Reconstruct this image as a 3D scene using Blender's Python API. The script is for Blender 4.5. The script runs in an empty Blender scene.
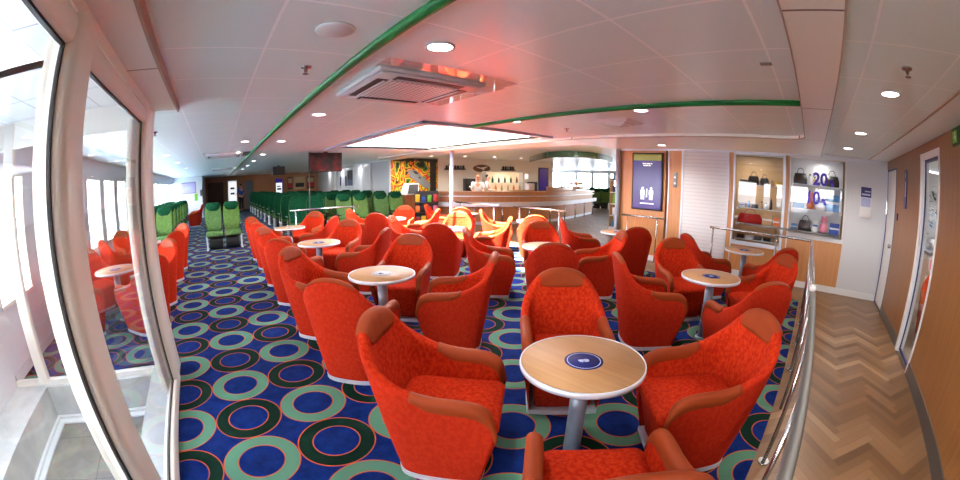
import bpy, bmesh, math, random
import numpy as np
from mathutils import Vector, Matrix

random.seed(7)
S = bpy.context.scene
COL = S.collection
R = math.radians

# ------------------------------------------------------------------ materials
def lin(r, g, b):
    f = lambda c: (c/255/12.92) if c/255 <= .04045 else ((c/255+.055)/1.055)**2.4
    return (f(r), f(g), f(b), 1)

def mat(name, col, rough=.5, metal=0, spec=.5, emit=None, es=0, coat=0):
    m = bpy.data.materials.new(name); m.use_nodes = True
    b = m.node_tree.nodes['Principled BSDF']
    b.inputs['Base Color'].default_value = col
    b.inputs['Roughness'].default_value = rough
    b.inputs['Metallic'].default_value = metal
    b.inputs['Specular IOR Level'].default_value = spec
    b.inputs['Coat Weight'].default_value = coat
    if emit:
        b.inputs['Emission Color'].default_value = emit
        b.inputs['Emission Strength'].default_value = es
    return m

class NT:
    """tiny helper to wire shader nodes"""
    def __init__(s, m):
        s.m = m; s.t = m.node_tree; s.b = s.t.nodes.get('Principled BSDF')
    def n(s, kind, **kw):
        nd = s.t.nodes.new(kind)
        for k, v in kw.items(): setattr(nd, k, v)
        return nd
    def l(s, a, b): s.t.links.new(a, b)
    def math(s, op, a, b=None, c=None):
        nd = s.n('ShaderNodeMath', operation=op)
        for i, v in enumerate((a, b, c)):
            if v is None: continue
            if isinstance(v, (int, float)): nd.inputs[i].default_value = v
            else: s.l(v, nd.inputs[i])
        return nd.outputs[0]
    def obj(s): return s.n('ShaderNodeTexCoord').outputs['Object']
    def xyz(s, v):
        nd = s.n('ShaderNodeSeparateXYZ'); s.l(v, nd.inputs[0]); return nd.outputs
    def mix(s, fac, a, b):
        nd = s.n('ShaderNodeMix', data_type='RGBA')
        for sock, v in ((nd.inputs[0], fac), (nd.inputs[6], a), (nd.inputs[7], b)):
            if isinstance(v, (int, float)): sock.default_value = v
            elif isinstance(v, tuple): sock.default_value = v
            else: s.l(v, sock)
        return nd.outputs[2]
    def noise(s, vec, scale, detail=3, rough=.5):
        nd = s.n('ShaderNodeTexNoise'); nd.inputs['Scale'].default_value = scale
        nd.inputs['Detail'].default_value = detail; nd.inputs['Roughness'].default_value = rough
        if vec is not None: s.l(vec, nd.inputs['Vector'])
        return nd.outputs[0]
    def ramp(s, fac, stops, interp='LINEAR'):
        nd = s.n('ShaderNodeValToRGB'); cr = nd.color_ramp; cr.interpolation = interp
        while len(cr.elements) < len(stops): cr.elements.new(.5)
        for e, (p, c) in zip(cr.elements, stops): e.position = p; e.color = c
        s.l(fac, nd.inputs[0]); return nd.outputs[0]
    def scale(s, v, sc):
        nd = s.n('ShaderNodeMapping'); nd.inputs['Scale'].default_value = sc
        s.l(v, nd.inputs['Vector']); return nd.outputs[0]
    def bump(s, h, strength=.2, dist=.002):
        nd = s.n('ShaderNodeBump'); nd.inputs['Strength'].default_value = strength
        nd.inputs['Distance'].default_value = dist; s.l(h, nd.inputs['Height'])
        s.l(nd.outputs[0], s.b.inputs['Normal'])
    def color(s, c): s.l(c, s.b.inputs['Base Color'])

def wood(name, c0, c1, axis=2, sc=9, rough=.4):
    m = mat(name, c0, rough); q = NT(m)
    s = [sc*3]*3; s[axis] = sc*.12
    v = q.scale(q.obj(), tuple(s))
    f = q.noise(v, 1.6, 5, .6)
    q.color(q.ramp(f, [(.3, c0), (.7, c1)])); return m

def glass(name, tint=(1, 1, 1, 1), ior=1.45):
    m = bpy.data.materials.new(name); m.use_nodes = True; t = m.node_tree
    t.nodes.clear(); q = NT(m)
    o = q.n('ShaderNodeOutputMaterial'); mx = q.n('ShaderNodeMixShader'); fr = q.n('ShaderNodeFresnel')
    tr = q.n('ShaderNodeBsdfTransparent'); gl = q.n('ShaderNodeBsdfGlossy')
    ge = q.n('ShaderNodeNewGeometry'); q.l(q.math('ADD', q.math('MULTIPLY', ge.outputs['Backfacing'], 1/ior-ior), ior), fr.inputs['IOR'])
    tr.inputs['Color'].default_value = tint
    gl.inputs['Roughness'].default_value = .01
    q.l(fr.outputs[0], mx.inputs[0]); q.l(tr.outputs[0], mx.inputs[1]); q.l(gl.outputs[0], mx.inputs[2])
    q.l(mx.outputs[0], o.inputs[0]); return m

M = {}
M['chrome'] = mat('polished steel', lin(186, 184, 184), .25, 1)
M['steel'] = mat('brushed steel', lin(138, 137, 136), .5, 1)
M['alu'] = mat('aluminium edging', lin(206, 210, 220), .35, .35)
M['white'] = mat('white laminate', lin(222, 222, 222), .4)
M['panelwhite'] = mat('white wall panel', lin(206, 207, 211), .35)
M['cream'] = mat('cream steel frame', lin(226, 220, 210), .3)
M['beige'] = mat('pale beige frame', lin(240, 238, 228), .3)
M['groove_shade'] = mat('brown grey ceiling edge', lin(178, 160, 146), .45)
M['seal'] = mat('black rubber seal', lin(16, 15, 17), .5)
M['black'] = mat('black plastic', lin(14, 14, 15), .4)
M['dark'] = mat('dark grey metal', lin(45, 46, 50), .45)
M['grey'] = mat('grey plastic', lin(128, 130, 134), .45)
M['greystone'] = mat('grey stone tile', lin(165, 163, 158), .4)
q = NT(M['greystone']); f = q.noise(q.obj(), 3.5, 6, .6)
q.color(q.ramp(f, [(.3, lin(168, 168, 166)), (.7, lin(198, 198, 195))]))
M['landing'] = mat('landing tile', lin(132, 124, 112), .4)
q = NT(M['landing']); f = q.noise(q.obj(), 4, 6, .6); x, y, z = q.xyz(q.obj())
jx = q.math('LESS_THAN', q.math('FRACT', q.math('MULTIPLY', q.math('ADD', x, .35), 1.6)), .012)
jy = q.math('LESS_THAN', q.math('FRACT', q.math('MULTIPLY', y, 1.6)), .012)
q.color(q.mix(q.math('MAXIMUM', jx, jy), q.ramp(f, [(.3, lin(110, 103, 92)), (.7, lin(140, 132, 120))]), lin(80, 74, 66)))
M['pole'] = mat('grey blue painted steel', lin(146, 156, 172), .3, .25)
M['greenstrip'] = mat('glossy green trim', lin(8, 116, 52), .38, 0, .4)
M['leather'] = mat('tan leather', lin(138, 54, 20), .6, 0, .16)
q = NT(M['leather']); f = q.noise(q.obj(), 120, 3); q.bump(f, .15, .001)
def fabric(name, a, b, sc, lo=.42, hi=.6):
    m = mat(name, a, .9, 0, .1); q = NT(m)
    f = q.noise(q.scale(q.obj(), (1, 1, .8)), sc, 2.5, .55)
    q.color(q.ramp(f, [(lo, a), (hi, b)]))
    q.bump(q.noise(q.obj(), 400, 2), .25, .001); return m
M['redpat'] = fabric('mottled red upholstery', lin(160, 30, 9), lin(188, 50, 17), 48, .4, .62)
M['redplain'] = fabric('plain red upholstery', lin(166, 35, 14), lin(178, 44, 20), 40)
M['greenfab'] = fabric('green seat fabric', lin(76, 108, 60), lin(92, 124, 74), 25)
M['greendark'] = fabric('dark green seat shell', lin(12, 62, 40), lin(18, 76, 48), 25)
M['greenmid'] = fabric('mid green seat fabric', lin(80, 110, 56), lin(94, 126, 66), 25)
M['tabletop'] = wood('beech laminate', lin(164, 118, 76), lin(178, 132, 88), 1, 7, .55)
M['woodlit'] = wood('lit beech veneer panel', lin(184, 124, 72), lin(202, 142, 88), 2, 6, .35)  # lighter copy of the wall veneer, strong light put into its colour
M['wooddim'] = wood('beech veneer panel', lin(130, 84, 44), lin(146, 98, 54), 2, 6, .35)  # darker copy for the corridor wall, dimmer light put into its colour
M['woodbar'] = wood('cherry veneer', lin(164, 106, 64), lin(184, 124, 80), 2, 5, .35)
M['wooddark'] = wood('dark wood', lin(72, 40, 24), lin(92, 54, 34), 2, 5, .4)
M['sticker'] = mat('navy sticker', lin(22, 26, 96), .6, 0, .2)
M['stickergrey'] = mat('silver grey sticker', lin(160, 160, 165), .35)
M['stickerring'] = mat('pale blue print', lin(170, 175, 215), .4)
M['glass'] = glass('clear glass')
M['glasstint'] = glass('roof glass', (.8, .8, .8, 1))
M['glassgreen'] = glass('green tinted glass', (.35, .75, .5, 1), 1.5)
M['purple'] = mat('purple screen', lin(50, 34, 112), .2, emit=lin(60, 40, 125), es=.2)
M['purplesign'] = mat('purple vinyl', lin(74, 36, 200), .4)
M['navy'] = mat('navy plate', lin(34, 38, 104), .35)
M['blue'] = mat('blue print', lin(44, 78, 170), .4)
M['red'] = mat('red plastic', lin(180, 30, 30), .4)
M['yellow'] = mat('yellow plastic', lin(235, 190, 30), .4)
M['orange'] = mat('orange plastic', lin(230, 110, 30), .4)
M['skyblue'] = mat('sky blue plastic', lin(80, 150, 210), .4)
M['pink'] = mat('pink plastic', lin(225, 120, 150), .4)
M['limegreen'] = mat('lime green plastic', lin(110, 180, 50), .4)
M['tan'] = mat('tan card', lin(196, 160, 116), .6)
M['olive'] = mat('olive screen strip', lin(120, 120, 40), .3, emit=lin(120, 120, 40), es=.3)
M['glow'] = mat('lit screen white', lin(225, 225, 235), .4, emit=(1, 1, 1, 1), es=.5)
M['lamp'] = mat('lamp diffuser', (1, 1, 1, 1), .5, emit=(1, .96, .9, 1), es=9)
M['warmlit'] = mat('warm lit cabinet back', lin(226, 204, 178), .5, emit=lin(255, 222, 180), es=.3)
M['skin'] = mat('skin', lin(205, 150, 122), .5)
M['hair'] = mat('ginger hair', lin(140, 74, 34), .6)
M['hairdark'] = mat('dark hair', lin(36, 26, 22), .6)
M['shirt'] = mat('white shirt', lin(222, 222, 224), .7)
M['trousers'] = mat('black trousers', lin(22, 22, 25), .7)
M['plant'] = mat('dark green leaves', lin(42, 72, 40), .6)

M['ovalbrown'] = mat('brown oval plate', lin(112, 70, 40), .4)
M['seaprint'] = mat('grey blue print', lin(90, 104, 130), .5)
M['violet'] = mat('pale violet screen', lin(170, 160, 215), .4)
M['greenglassy'] = mat('dark green glass fascia', lin(24, 78, 48), .12, 0, .6)

# carpet: checkerboard of aqua and dark green rings with orange outlines on blue
M['carpet'] = m = mat('blue carpet with rings', lin(24, 34, 140), .95, 0, .1); q = NT(m)
co = q.obj(); x, y, z = q.xyz(co); P = .523
u = q.math('DIVIDE', q.math('SUBTRACT', x, .465), P); v = q.math('DIVIDE', q.math('SUBTRACT', y, 3.027), P)
i = q.math('ROUND', u); j = q.math('ROUND', v)
du = q.math('SUBTRACT', u, i); dv = q.math('SUBTRACT', v, j)
r = q.math('MULTIPLY', q.math('SQRT', q.math('ADD', q.math('MULTIPLY', du, du), q.math('MULTIPLY', dv, dv))), P)
par = q.math('PINGPONG', q.math('ADD', i, j), 1)
blue = q.ramp(q.noise(co, 9, 6, .7), [(.35, lin(4, 25, 80)), (.65, lin(12, 39, 106))])
ringc = q.mix(par, lin(8, 38, 28), lin(80, 126, 104))
rw = q.math('LESS_THAN', q.math('ABSOLUTE', q.math('SUBTRACT', r, .208)), .046)
ow = q.math('LESS_THAN', q.math('ABSOLUTE', q.math('SUBTRACT', r, .208)), .054)
c1 = q.mix(ow, blue, lin(180, 80, 46)); c2 = q.mix(rw, c1, ringc)
q.color(c2); q.bump(q.noise(co, 260, 2), .4, .003)

# herringbone plank floor
M['chevron'] = m = mat('herringbone vinyl planks', lin(180, 134, 90), .36); q = NT(m)
co = q.obj(); x, y, z = q.xyz(co); PW = .078; NL = 6; k_ = 1/(PW*math.sqrt(2))
u = q.math('ADD', q.math('MULTIPLY', q.math('ADD', x, y), k_), 400); v = q.math('ADD', q.math('MULTIPLY', q.math('SUBTRACT', x, y), k_), 400)
i = q.math('FLOOR', u); j = q.math('FLOOR', v)
kk = q.math('FLOORED_MODULO', q.math('SUBTRACT', i, j), 2*NL); hor = q.math('LESS_THAN', kk, NL-.5)
ida = q.math('SUBTRACT', i, q.math('MULTIPLY', kk, hor))
idb = q.math('SUBTRACT', j, q.math('MULTIPLY', q.math('SUBTRACT', 2*NL-1, kk), q.math('SUBTRACT', 1, hor)))
cv = q.n('ShaderNodeCombineXYZ'); q.l(ida, cv.inputs[0]); q.l(idb, cv.inputs[1]); q.l(hor, cv.inputs[2])
wn = q.n('ShaderNodeTexWhiteNoise', noise_dimensions='3D'); q.l(cv.outputs[0], wn.inputs['Vector'])
row = q.math('SUBTRACT', q.math('ADD', ida, idb), q.math('SUBTRACT', 1, hor))
wr_ = q.n('ShaderNodeTexWhiteNoise', noise_dimensions='1D'); q.l(row, wr_.inputs['W'])
tone = q.math('ADD', q.math('MULTIPLY', wr_.outputs[0], .68), q.math('MULTIPLY', wn.outputs[0], .32))
base = q.ramp(tone, [(.08, lin(84, 56, 34)), (.35, lin(106, 76, 48)), (.7, lin(128, 96, 66)), (.92, lin(152, 122, 90))])
g1 = q.noise(q.scale(co, (10, 10, 10)), 4, 4, .6); base2 = q.mix(q.math('MULTIPLY', g1, .3), base, lin(128, 88, 54))
fu = q.math('FRACT', u); fv = q.math('FRACT', v)
side_ = q.mix(hor, fu, fv); sv = q.n('ShaderNodeSeparateColor'); q.l(side_, sv.inputs[0])
edge = q.math('LESS_THAN', sv.outputs[0], .05)
q.color(q.mix(q.math('MULTIPLY', edge, .5), base2, lin(84, 56, 36)))

# ceiling panels; pale joint colour paints in light caught by the gaps
def panel_mat(name, base, joint, px, x0, py, y0, rough=.3):
    m = mat(name, base, rough, 0, .5); q = NT(m); x, y, z = q.xyz(q.obj())
    fx = q.math('FRACT', q.math('DIVIDE', q.math('SUBTRACT', x, x0-.008), px))
    fy = q.math('FRACT', q.math('DIVIDE', q.math('SUBTRACT', y, y0-.008), py))
    jj = q.math('MAXIMUM', q.math('LESS_THAN', fx, .016/px), q.math('LESS_THAN', fy, .016/py))
    q.color(q.mix(jj, base, joint)); return m
M['ceil'] = panel_mat('ceiling panels', lin(222, 240, 238), lin(246, 255, 254), .63, .235, .65, .205)
M['ceilcorr'] = panel_mat('corridor ceiling panels', lin(226, 244, 241), lin(246, 255, 254), .64, .08, .585, -.43)
M['ceilplain'] = mat('ceiling plain panel', lin(236, 246, 243), .32)
M['beam'] = panel_mat('ceiling beam panels', lin(240, 242, 234), lin(120, 108, 100), 1.9, 1.553, 9, -5)
M['soffit'] = panel_mat('soffit panels', lin(240, 246, 242), lin(130, 118, 110), 9, -5, 1.25, 2.35)
M['vestceil'] = panel_mat('vestibule ceiling panels', lin(216, 216, 214), lin(150, 150, 150), .6, -1.2, .62, .4)
M['shutter'] = m = mat('white slatted shutter', lin(216, 216, 218), .35); q = NT(m); x, y, z = q.xyz(q.obj())
fz = q.math('FRACT', q.math('MULTIPLY', z, 14)); q.color(q.mix(q.math('LESS_THAN', fz, .1), lin(216, 216, 218), lin(186, 186, 190)))

# ------------------------------------------------------------------ mesh builder
class MB:
    def __init__(s): s.v = []; s.f = []; s.m = []; s.sm = []
    def add(s, vs, fs, mi=0, smooth=False):
        o = len(s.v); s.v += [tuple(p) for p in vs]
        for f in fs: s.f.append([o+k for k in f]); s.m.append(mi); s.sm.append(smooth)
        return s
    def box(s, x0, x1, y0, y1, z0, z1, mi=0, rz=0, c=None):
        vs = [(x, y, z) for z in (z0, z1) for x, y in ((x0, y0), (x1, y0), (x1, y1), (x0, y1))]
        if rz:
            cx, cy = c if c else (0, 0); a, b = math.cos(rz), math.sin(rz)
            vs = [(cx+(x-cx)*a-(y-cy)*b, cy+(x-cx)*b+(y-cy)*a, z) for x, y, z in vs]
        return s.add(vs, [(0, 3, 2, 1), (4, 5, 6, 7), (0, 1, 5, 4), (1, 2, 6, 5), (2, 3, 7, 6), (3, 0, 4, 7)], mi)
    def rbox(s, x0, x1, y0, y1, z0, z1, b=.01, mi=0):
        """box with all edges chamfered"""
        bm = bmesh.new(); bmesh.ops.create_cube(bm, size=1)
        for w in bm.verts:
            w.co = Vector(((x0+x1)/2+w.co.x*(x1-x0), (y0+y1)/2+w.co.y*(y1-y0), (z0+z1)/2+w.co.z*(z1-z0)))
        bmesh.ops.bevel(bm, geom=list(bm.edges), offset=b, segments=2, affect='EDGES', profile=.5)
        bm.verts.index_update(); s.add([w.co[:] for w in bm.verts], [[w.index for w in f.verts] for f in bm.faces], mi, True); bm.free(); return s
    def cyl(s, p0, p1, r0, r1=None, n=16, mi=0, cap=True):
        r1 = r0 if r1 is None else r1
        p0, p1 = Vector(p0), Vector(p1); d = (p1-p0).normalized()
        a = d.orthogonal().normalized(); b = d.cross(a)
        vs = []
        for p, r in ((p0, r0), (p1, r1)):
            vs += [p+a*(r*math.cos(2*math.pi*k/n))+b*(r*math.sin(2*math.pi*k/n)) for k in range(n)]
        s.add(vs, [(k, (k+1) % n, n+(k+1) % n, n+k) for k in range(n)], mi, True)
        if cap: s.add(vs, [list(range(n))[::-1], list(range(n, 2*n))], mi)
        return s
    def tube(s, pts, r, n=10, mi=0, flat=None):
        pts = [Vector(p) for p in pts]; rings = []
        for k, p in enumerate(pts):
            d = (pts[min(k+1, len(pts)-1)]-pts[max(k-1, 0)]).normalized()
            up = Vector((0, 0, 1)) if abs(d.z) < .95 else Vector((0, 1, 0))
            a = d.cross(up).normalized(); b = a.cross(d)
            ra, rb = (r, r) if not flat else flat
            rings.append([p+a*(ra*math.cos(2*math.pi*q/n))+b*(rb*math.sin(2*math.pi*q/n)) for q in range(n)])
        return s.loft(rings, mi, True, True)
    def loft(s, rings, mi=0, caps=False, closed=True, smooth=True):
        n = len(rings[0]); vs = [p for r in rings for p in r]; fs = []
        for k in range(len(rings)-1):
            for q in range(n if closed else n-1):
                fs.append((k*n+q, k*n+(q+1) % n, (k+1)*n+(q+1) % n, (k+1)*n+q))
        s.add(vs, fs, mi, smooth)
        if caps: s.add(vs, [list(range(n))[::-1], [(len(rings)-1)*n+q for q in range(n)]], mi)
        return s
    def lathe(s, prof, c=(0, 0), n=32, mi=0):
        rings = [[(c[0]+r*math.cos(2*math.pi*k/n), c[1]+r*math.sin(2*math.pi*k/n), z) for k in range(n)] for r, z in prof]
        return s.loft(rings, mi, prof[0][0] < 1e-4 and prof[-1][0] < 1e-4 and False)
    def prism(s, poly, z0, z1, mi=0):
        n = len(poly); vs = [(x, y, z0) for x, y in poly]+[(x, y, z1) for x, y in poly]
        s.add(vs, [(k, (k+1) % n, n+(k+1) % n, n+k) for k in range(n)], mi)
        return s.add(vs, [list(range(n))[::-1], list(range(n, 2*n))], mi)
    def build(s, name, mats, parent=None, fix=True):
        me = bpy.data.meshes.new(name); me.from_pydata(s.v, [], s.f)
        for m in (mats if isinstance(mats, (list, tuple)) else [mats]): me.materials.append(m if not isinstance(m, str) else M[m])
        me.polygons.foreach_set('material_index', s.m); me.polygons.foreach_set('use_smooth', s.sm)
        if fix:
            bm = bmesh.new(); bm.from_mesh(me); bmesh.ops.remove_doubles(bm, verts=bm.verts, dist=1e-5)
            bmesh.ops.recalc_face_normals(bm, faces=bm.faces); bm.to_mesh(me); bm.free()
        me.update()
        o = bpy.data.objects.new(name, me); COL.objects.link(o)
        if parent: o.parent = parent
        return o

def tag(o, label=None, cat=None, group=None, kind=None):
    if label: o['label'] = label
    if cat: o['category'] = cat
    if group: o['group'] = group
    if kind: o['kind'] = kind
    return o
def empty(name, loc=(0, 0, 0), rz=0):
    o = bpy.data.objects.new(name, None); COL.objects.link(o); o.location = loc; o.rotation_euler = (0, 0, rz)
    o.empty_display_size = .1; return o
def thing(name, label, cat, loc=(0, 0, 0), rz=0, group=None):
    return tag(empty(name, loc, rz), label, cat, group)
def struct(name, mb, m, parent=None):
    o = mb.build(name, m, parent)
    if parent is None: o['kind'] = 'structure'
    return o
def copy_tree(o, parent=None):
    c = o.copy(); COL.objects.link(c); c.parent = parent
    for ch in list(o.children): copy_tree(ch, c)
    return c
def place(proto, used, loc, rz, label, group=None):
    o = copy_tree(proto) if used[0] else proto
    used[0] = True; o.location = loc; o.rotation_euler = (0, 0, rz); o['label'] = label
    if group: o['group'] = group
    return o
def text_mesh(name, body, size, depth, m, parent, loc, rot, align='CENTER'):
    cu = bpy.data.curves.new(name, 'FONT'); cu.body = body; cu.size = size; cu.extrude = depth
    cu.offset = .010; cu.align_x = align; cu.align_y = 'CENTER'
    t = bpy.data.objects.new('tmp', cu); COL.objects.link(t)
    dg = bpy.context.evaluated_depsgraph_get(); me = bpy.data.meshes.new_from_object(t.evaluated_get(dg))
    bpy.data.objects.remove(t); me.name = name; me.materials.clear(); me.materials.append(M[m])
    o = bpy.data.objects.new(name, me); COL.objects.link(o); o.location = loc; o.rotation_euler = rot
    if parent: o.parent = parent
    return o

# ------------------------------------------------------------------ view settings and lens calibration
SKY, SUN, SUND, LAMP, EXPO = 15.0, 110.0, (1.0, -.12, -1.65), 8.0, 0.82
CAMK = [0.0, -0.07029684411969646, -0.0001542761561688998, 1.4802485670533472e-05, -7.693273990774861e-07]
CAMR = [[0.7675267137831154, -0.6409985630547336, 0.004856520468227271], [0.09934153669728178, 0.12642869977647894, 0.9869888768164774], [0.6332724553586033, 0.7570578749571235, -0.16071518674191967]]
CAMF = None

# ------------------------------------------------------------------ the setting: floors
YR = -1.653; XS = 7.435; XW = -2.81; YB = 23.3; YZ = 28.1
b = MB()
b.box(-.72, 28, YR-.02, .0-.06, -.06, 0).box(6.45, 28, -.06, YZ, -.06, 0).box(3.2, 6.45, 9.25, YZ, -.06, 0)
struct('floor', b, 'chevron')
b = MB()
b.box(-.72, 6.45, -.06, 3.62, -.06, 0).box(-2.9, 6.45, 3.62, 9.25, -.06, 0).box(-2.9, 3.2, 9.25, YZ, -.06, 0)
struct('floor_carpet', b, 'carpet')
# stair landing inside the glazed enclosure, one step down, stone upstand all round
b = MB(); b.box(-2.31, -.93, YR, 3.5, -.42, -.35); struct('floor_landing', b, 'landing')
b = MB()
b.box(-2.9, -2.31, YR, 3.62, -.42, 0).box(-2.31, -.93, 3.5, 3.62, -.42, 0).box(-.93, -.72, YR, 3.62, -.42, .05)
struct('trim_stone_upstand', b, 'greystone')
b = MB()
b.box(-2.31, -2.27, YR, 3.46, -.35, -.31).box(-2.31, -.93, 3.46, 3.5, -.35, -.31).box(-.97, -.93, YR, 3.46, -.35, -.31)
b.box(-2.27, -2.2, YR, 3.39, -.35, -.335).box(-2.27, -.97, 3.39, 3.46, -.35, -.335)
struct('baseboard_landing', b, 'white')

# ------------------------------------------------------------------ glazed enclosure on the left (frames and panes)
XG = -.66
mp = [(1.2, 1.335), (3.12, 3.3)]                     # mullion spans along y
b = MB()
b.rbox(XG-.05, XG+.03, YR, 3.36, .0, .10, .012).rbox(XG-.06, XG+.035, YR, 3.36, 2.15, 2.26, .03)
b.box(XG-.05, XG+.02, YR, 3.35, 2.27, 2.36)
b.rbox(XG-.06, XG+.02, YR, -1.55, .0, 2.2, .012).rbox(XG-.07, XG+.045, 3.12, 3.40, .08, 2.30, .04)
b.rbox(XG-.08, XG+.06, 1.335, 1.60, .08, 2.30, .055)
struct('window_frame_enclosure_front', b, 'beige')
for k, (y0, y1) in enumerate(((YR+.1, 1.34), (1.59, 3.13))):
    f = MB()                                       # black gasket round each pane
    for a in ((y0, y0+.016, .09, 2.16), (y1-.016, y1, .09, 2.16)): f.box(XG-.02, XG+.0, a[0], a[1], a[2], a[3])
    f.box(XG-.02, XG+.0, y0, y1, .09, .11).box(XG-.02, XG+.0, y0, y1, 2.14, 2.16)
    w = struct('window_%d' % (k+1), f, 'seal')
    MB().box(XG-.012, XG-.004, y0+.01, y1-.01, .10, 2.15).build('pane', 'glass', w)
b = MB()                                             # white inner frame behind the near mullion
b.rbox(XG-.11, XG-.045, 1.36, 1.58, .05, 2.2, .012).rbox(XG-.10, XG-.05, 2.98, 3.3, .05, 2.2, .012)
struct('trim_mullion_backs', b, 'cream')
# far end of the enclosure
YE = 3.58
b = MB()
b.rbox(-2.42, -2.28, YE-.04, YE+.04, 0, 2.38, .012).rbox(-.76, -.64, 3.36, YE+.06, 0, 2.34, .02)
b.box(-2.9, -.7, YE-.035, YE+.035, 0, .05).box(-2.9, -.7, YE-.035, YE+.035, 2.17, 2.24).box(-2.9, -.7, YE-.03, YE+.03, 2.24, 2.42)
w = struct('window_3', b, 'cream')
MB().box(-2.3, -.74, YE-.005, YE+.005, .05, 2.18).build('pane', 'glass', w)
b = MB(); b.box(-2.86, -2.82, YR, YE, .0, .95).box(-2.86, -2.81, YE-.02, YE+.0, .0, 1.0)
struct('wall_stairwell_lining', b, 'white')

# ------------------------------------------------------------------ outer left wall with its windows
ZS, ZT = .72, 2.04
b = MB()
b.box(XW-.12, XW, YR-.2, YB+.1, -.45, ZS).box(XW-.12, XW, YR-.2, YB+.1, ZT, 2.5)
y = 3.42-1.25*4; posts = []
while y < YB: posts.append(y); y += 1.25
for y in posts: b.box(XW-.12, XW, y, min(y+.3, YB+.1), ZS, ZT)
b.box(XW-.02, XW+.015, YE, YB, .0, .1)
struct('wall_left', b, 'panelwhite')
for k, y in enumerate(posts[:-1]):
    y0, y1 = y+.3, y+1.25
    f = MB(); t = .035
    f.box(XW-.09, XW+.012, y0, y0+t, ZS, ZT).box(XW-.09, XW+.012, y1-t, y1, ZS, ZT)
    f.box(XW-.09, XW+.03, y0, y1, ZS, ZS+t).box(XW-.09, XW+.012, y0, y1, ZT-t, ZT)
    w = struct('window_%d' % (10+k), f, 'cream')
    MB().box(XW-.06, XW-.052, y0+t, y1-t, ZS+t, ZT-t).build('pane', 'glass', w)

b = MB(); b.box(XW-1.55, XW-.12, YR-.3, YZ, 2.5, 2.6); struct('trim_added_sun_blocker', b, 'white')  # added slab outside, out of view, keeps sun out of the windows
# ------------------------------------------------------------------ ceilings
ZC = 2.38
SK = (2.87, 5.32, 4.6, 8.55)
b = MB()
b.box(-.42, SK[0], .05, SK[2], ZC, ZC+.05).box(-2.9, SK[0], SK[2], YZ, ZC, ZC+.05).box(-2.9, -.42, 3.6, SK[2], ZC, ZC+.05)
b.box(SK[0], SK[1], .05, SK[2], ZC, ZC+.05).box(SK[0], SK[1], SK[3], YZ, ZC, ZC+.05).box(SK[1], 6.35, .05, YZ, ZC, ZC+.05)
b
struct('ceiling', b, 'ceil')
b = MB(); b.box(-.9, XS+.1, -1.25, .05, ZC, ZC+.05); struct('ceiling_corridor', b, 'ceilcorr')
arc = [(5.45-.3+.3*math.sin(a), .35-.3*math.cos(a)) for a in np.linspace(0, math.pi/2, 8)]
b = MB(); b.prism([(-1, .05)]+arc+[(5.45, 12.0), (6.32, 12.0), (6.32, 4.3), (XS+.02, 4.3), (XS+.02, -.24), (-1, -.24)], 2.335, 2.42)
struct('ceiling_beam', b, 'beam')
b = MB(); b.box(-1, XS, -1.262, -1.235, 2.372, 2.40).box(-1, XS, -.252, -.24, 2.336, 2.40).box(-.425, -.405, -1.6, 3.72, 2.325, 2.40)
b.box(-1, 5.2, .046, .056, 2.33, 2.39); b.tube([(x, y, 2.336) for x, y in arc]+[(5.45, 11, 2.336)], .008, 6)  # thin dark line along the beam edge paints in contact shadow
struct('trim_ceiling_groove', b, 'groove_shade')
b = MB(); b.box(-1, XS+.1, YR-.1, -1.262, ZC-.005, ZC+.05); struct('ceiling_margin', b, 'ceilplain')
b = MB(); b.box(-.72, -.425, YR, 3.70, 2.33, 2.42); struct('ceiling_soffit', b, 'soffit')
VO = (-2.3, -1.2, -1.2, 2.25)
b = MB(); b.box(-2.9, VO[0], YR, 3.6, 2.4, 2.45).box(VO[1], -.7, YR, 3.6, 2.4, 2.45).box(VO[0], VO[1], VO[3], 3.6, 2.4, 2.45).box(VO[0], VO[1], YR, VO[2], 2.4, 2.45)
struct('ceiling_stairwell', b, 'vestceil')
b = MB()
for a in ((VO[0]-.04, VO[0], VO[2], VO[3]), (VO[1], VO[1]+.04, VO[2], VO[3]), (VO[0], VO[1], VO[3], VO[3]+.04), (VO[0], VO[1], VO[2]-.04, VO[2])): b.box(a[0], a[1], a[2], a[3], 2.401, 4.25)  # shaft shaped tall above the opening to block direct sun
w = struct('window_5', b, 'white'); MB().box(VO[0], VO[1], VO[2], VO[3], 4.2, 4.21).build('pane', 'glasstint', w)
b = MB(); b.box(6.32, 27.2, 4.25, YZ, 2.5, 2.55).box(6.3, 6.34, 4.25, YZ, 2.335, 2.55)
struct('ceiling_bar', b, 'ceilplain')
# skylight: white shaft, grey frame profile round its mouth, glazing bars and panes above
b = MB(); x0, x1, y0, y1 = SK
b.box(x0-.03, x0, y0, y1, ZC+.001, 2.95).box(x1, x1+.03, y0, y1, ZC+.001, 2.95).box(x0, x1, y0-.03, y0, ZC+.001, 2.95).box(x0, x1, y1, y1+.03, ZC+.001, 2.95)
w = struct('window_4', b, 'white')
f = MB()
for k in range(1, 4): f.box(x0, x1, y0+(y1-y0)*k/4-.02, y0+(y1-y0)*k/4+.02, 2.88, 2.94)
f.build('glazing_bar', 'white', w)
MB().box(x0, x1, y0, y1, 2.90, 2.908).build('pane', 'glass', w)
b = MB()
b.box(x0-.30, x0-.26, y0-.36, y1+.2, ZC-.035, ZC+.01).box(x0-.30, x1-.1, y0-.36, y0-.32, ZC-.035, ZC+.01)
struct('trim_skylight', b, 'pole')
b = MB(); b.tube([(.83, -.2+.25, 2.375)]+[(.83, y, 2.375) for y in np.linspace(.3, 27, 14)], .035, 12); struct('trim_green_strip', b, 'greenstrip')
b = MB(); b.tube([(3.40, y, 2.372) for y in np.linspace(.05, 4.25, 8)], .035, 12); struct('trim_green_crosspiece', b, 'greenstrip')

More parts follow.
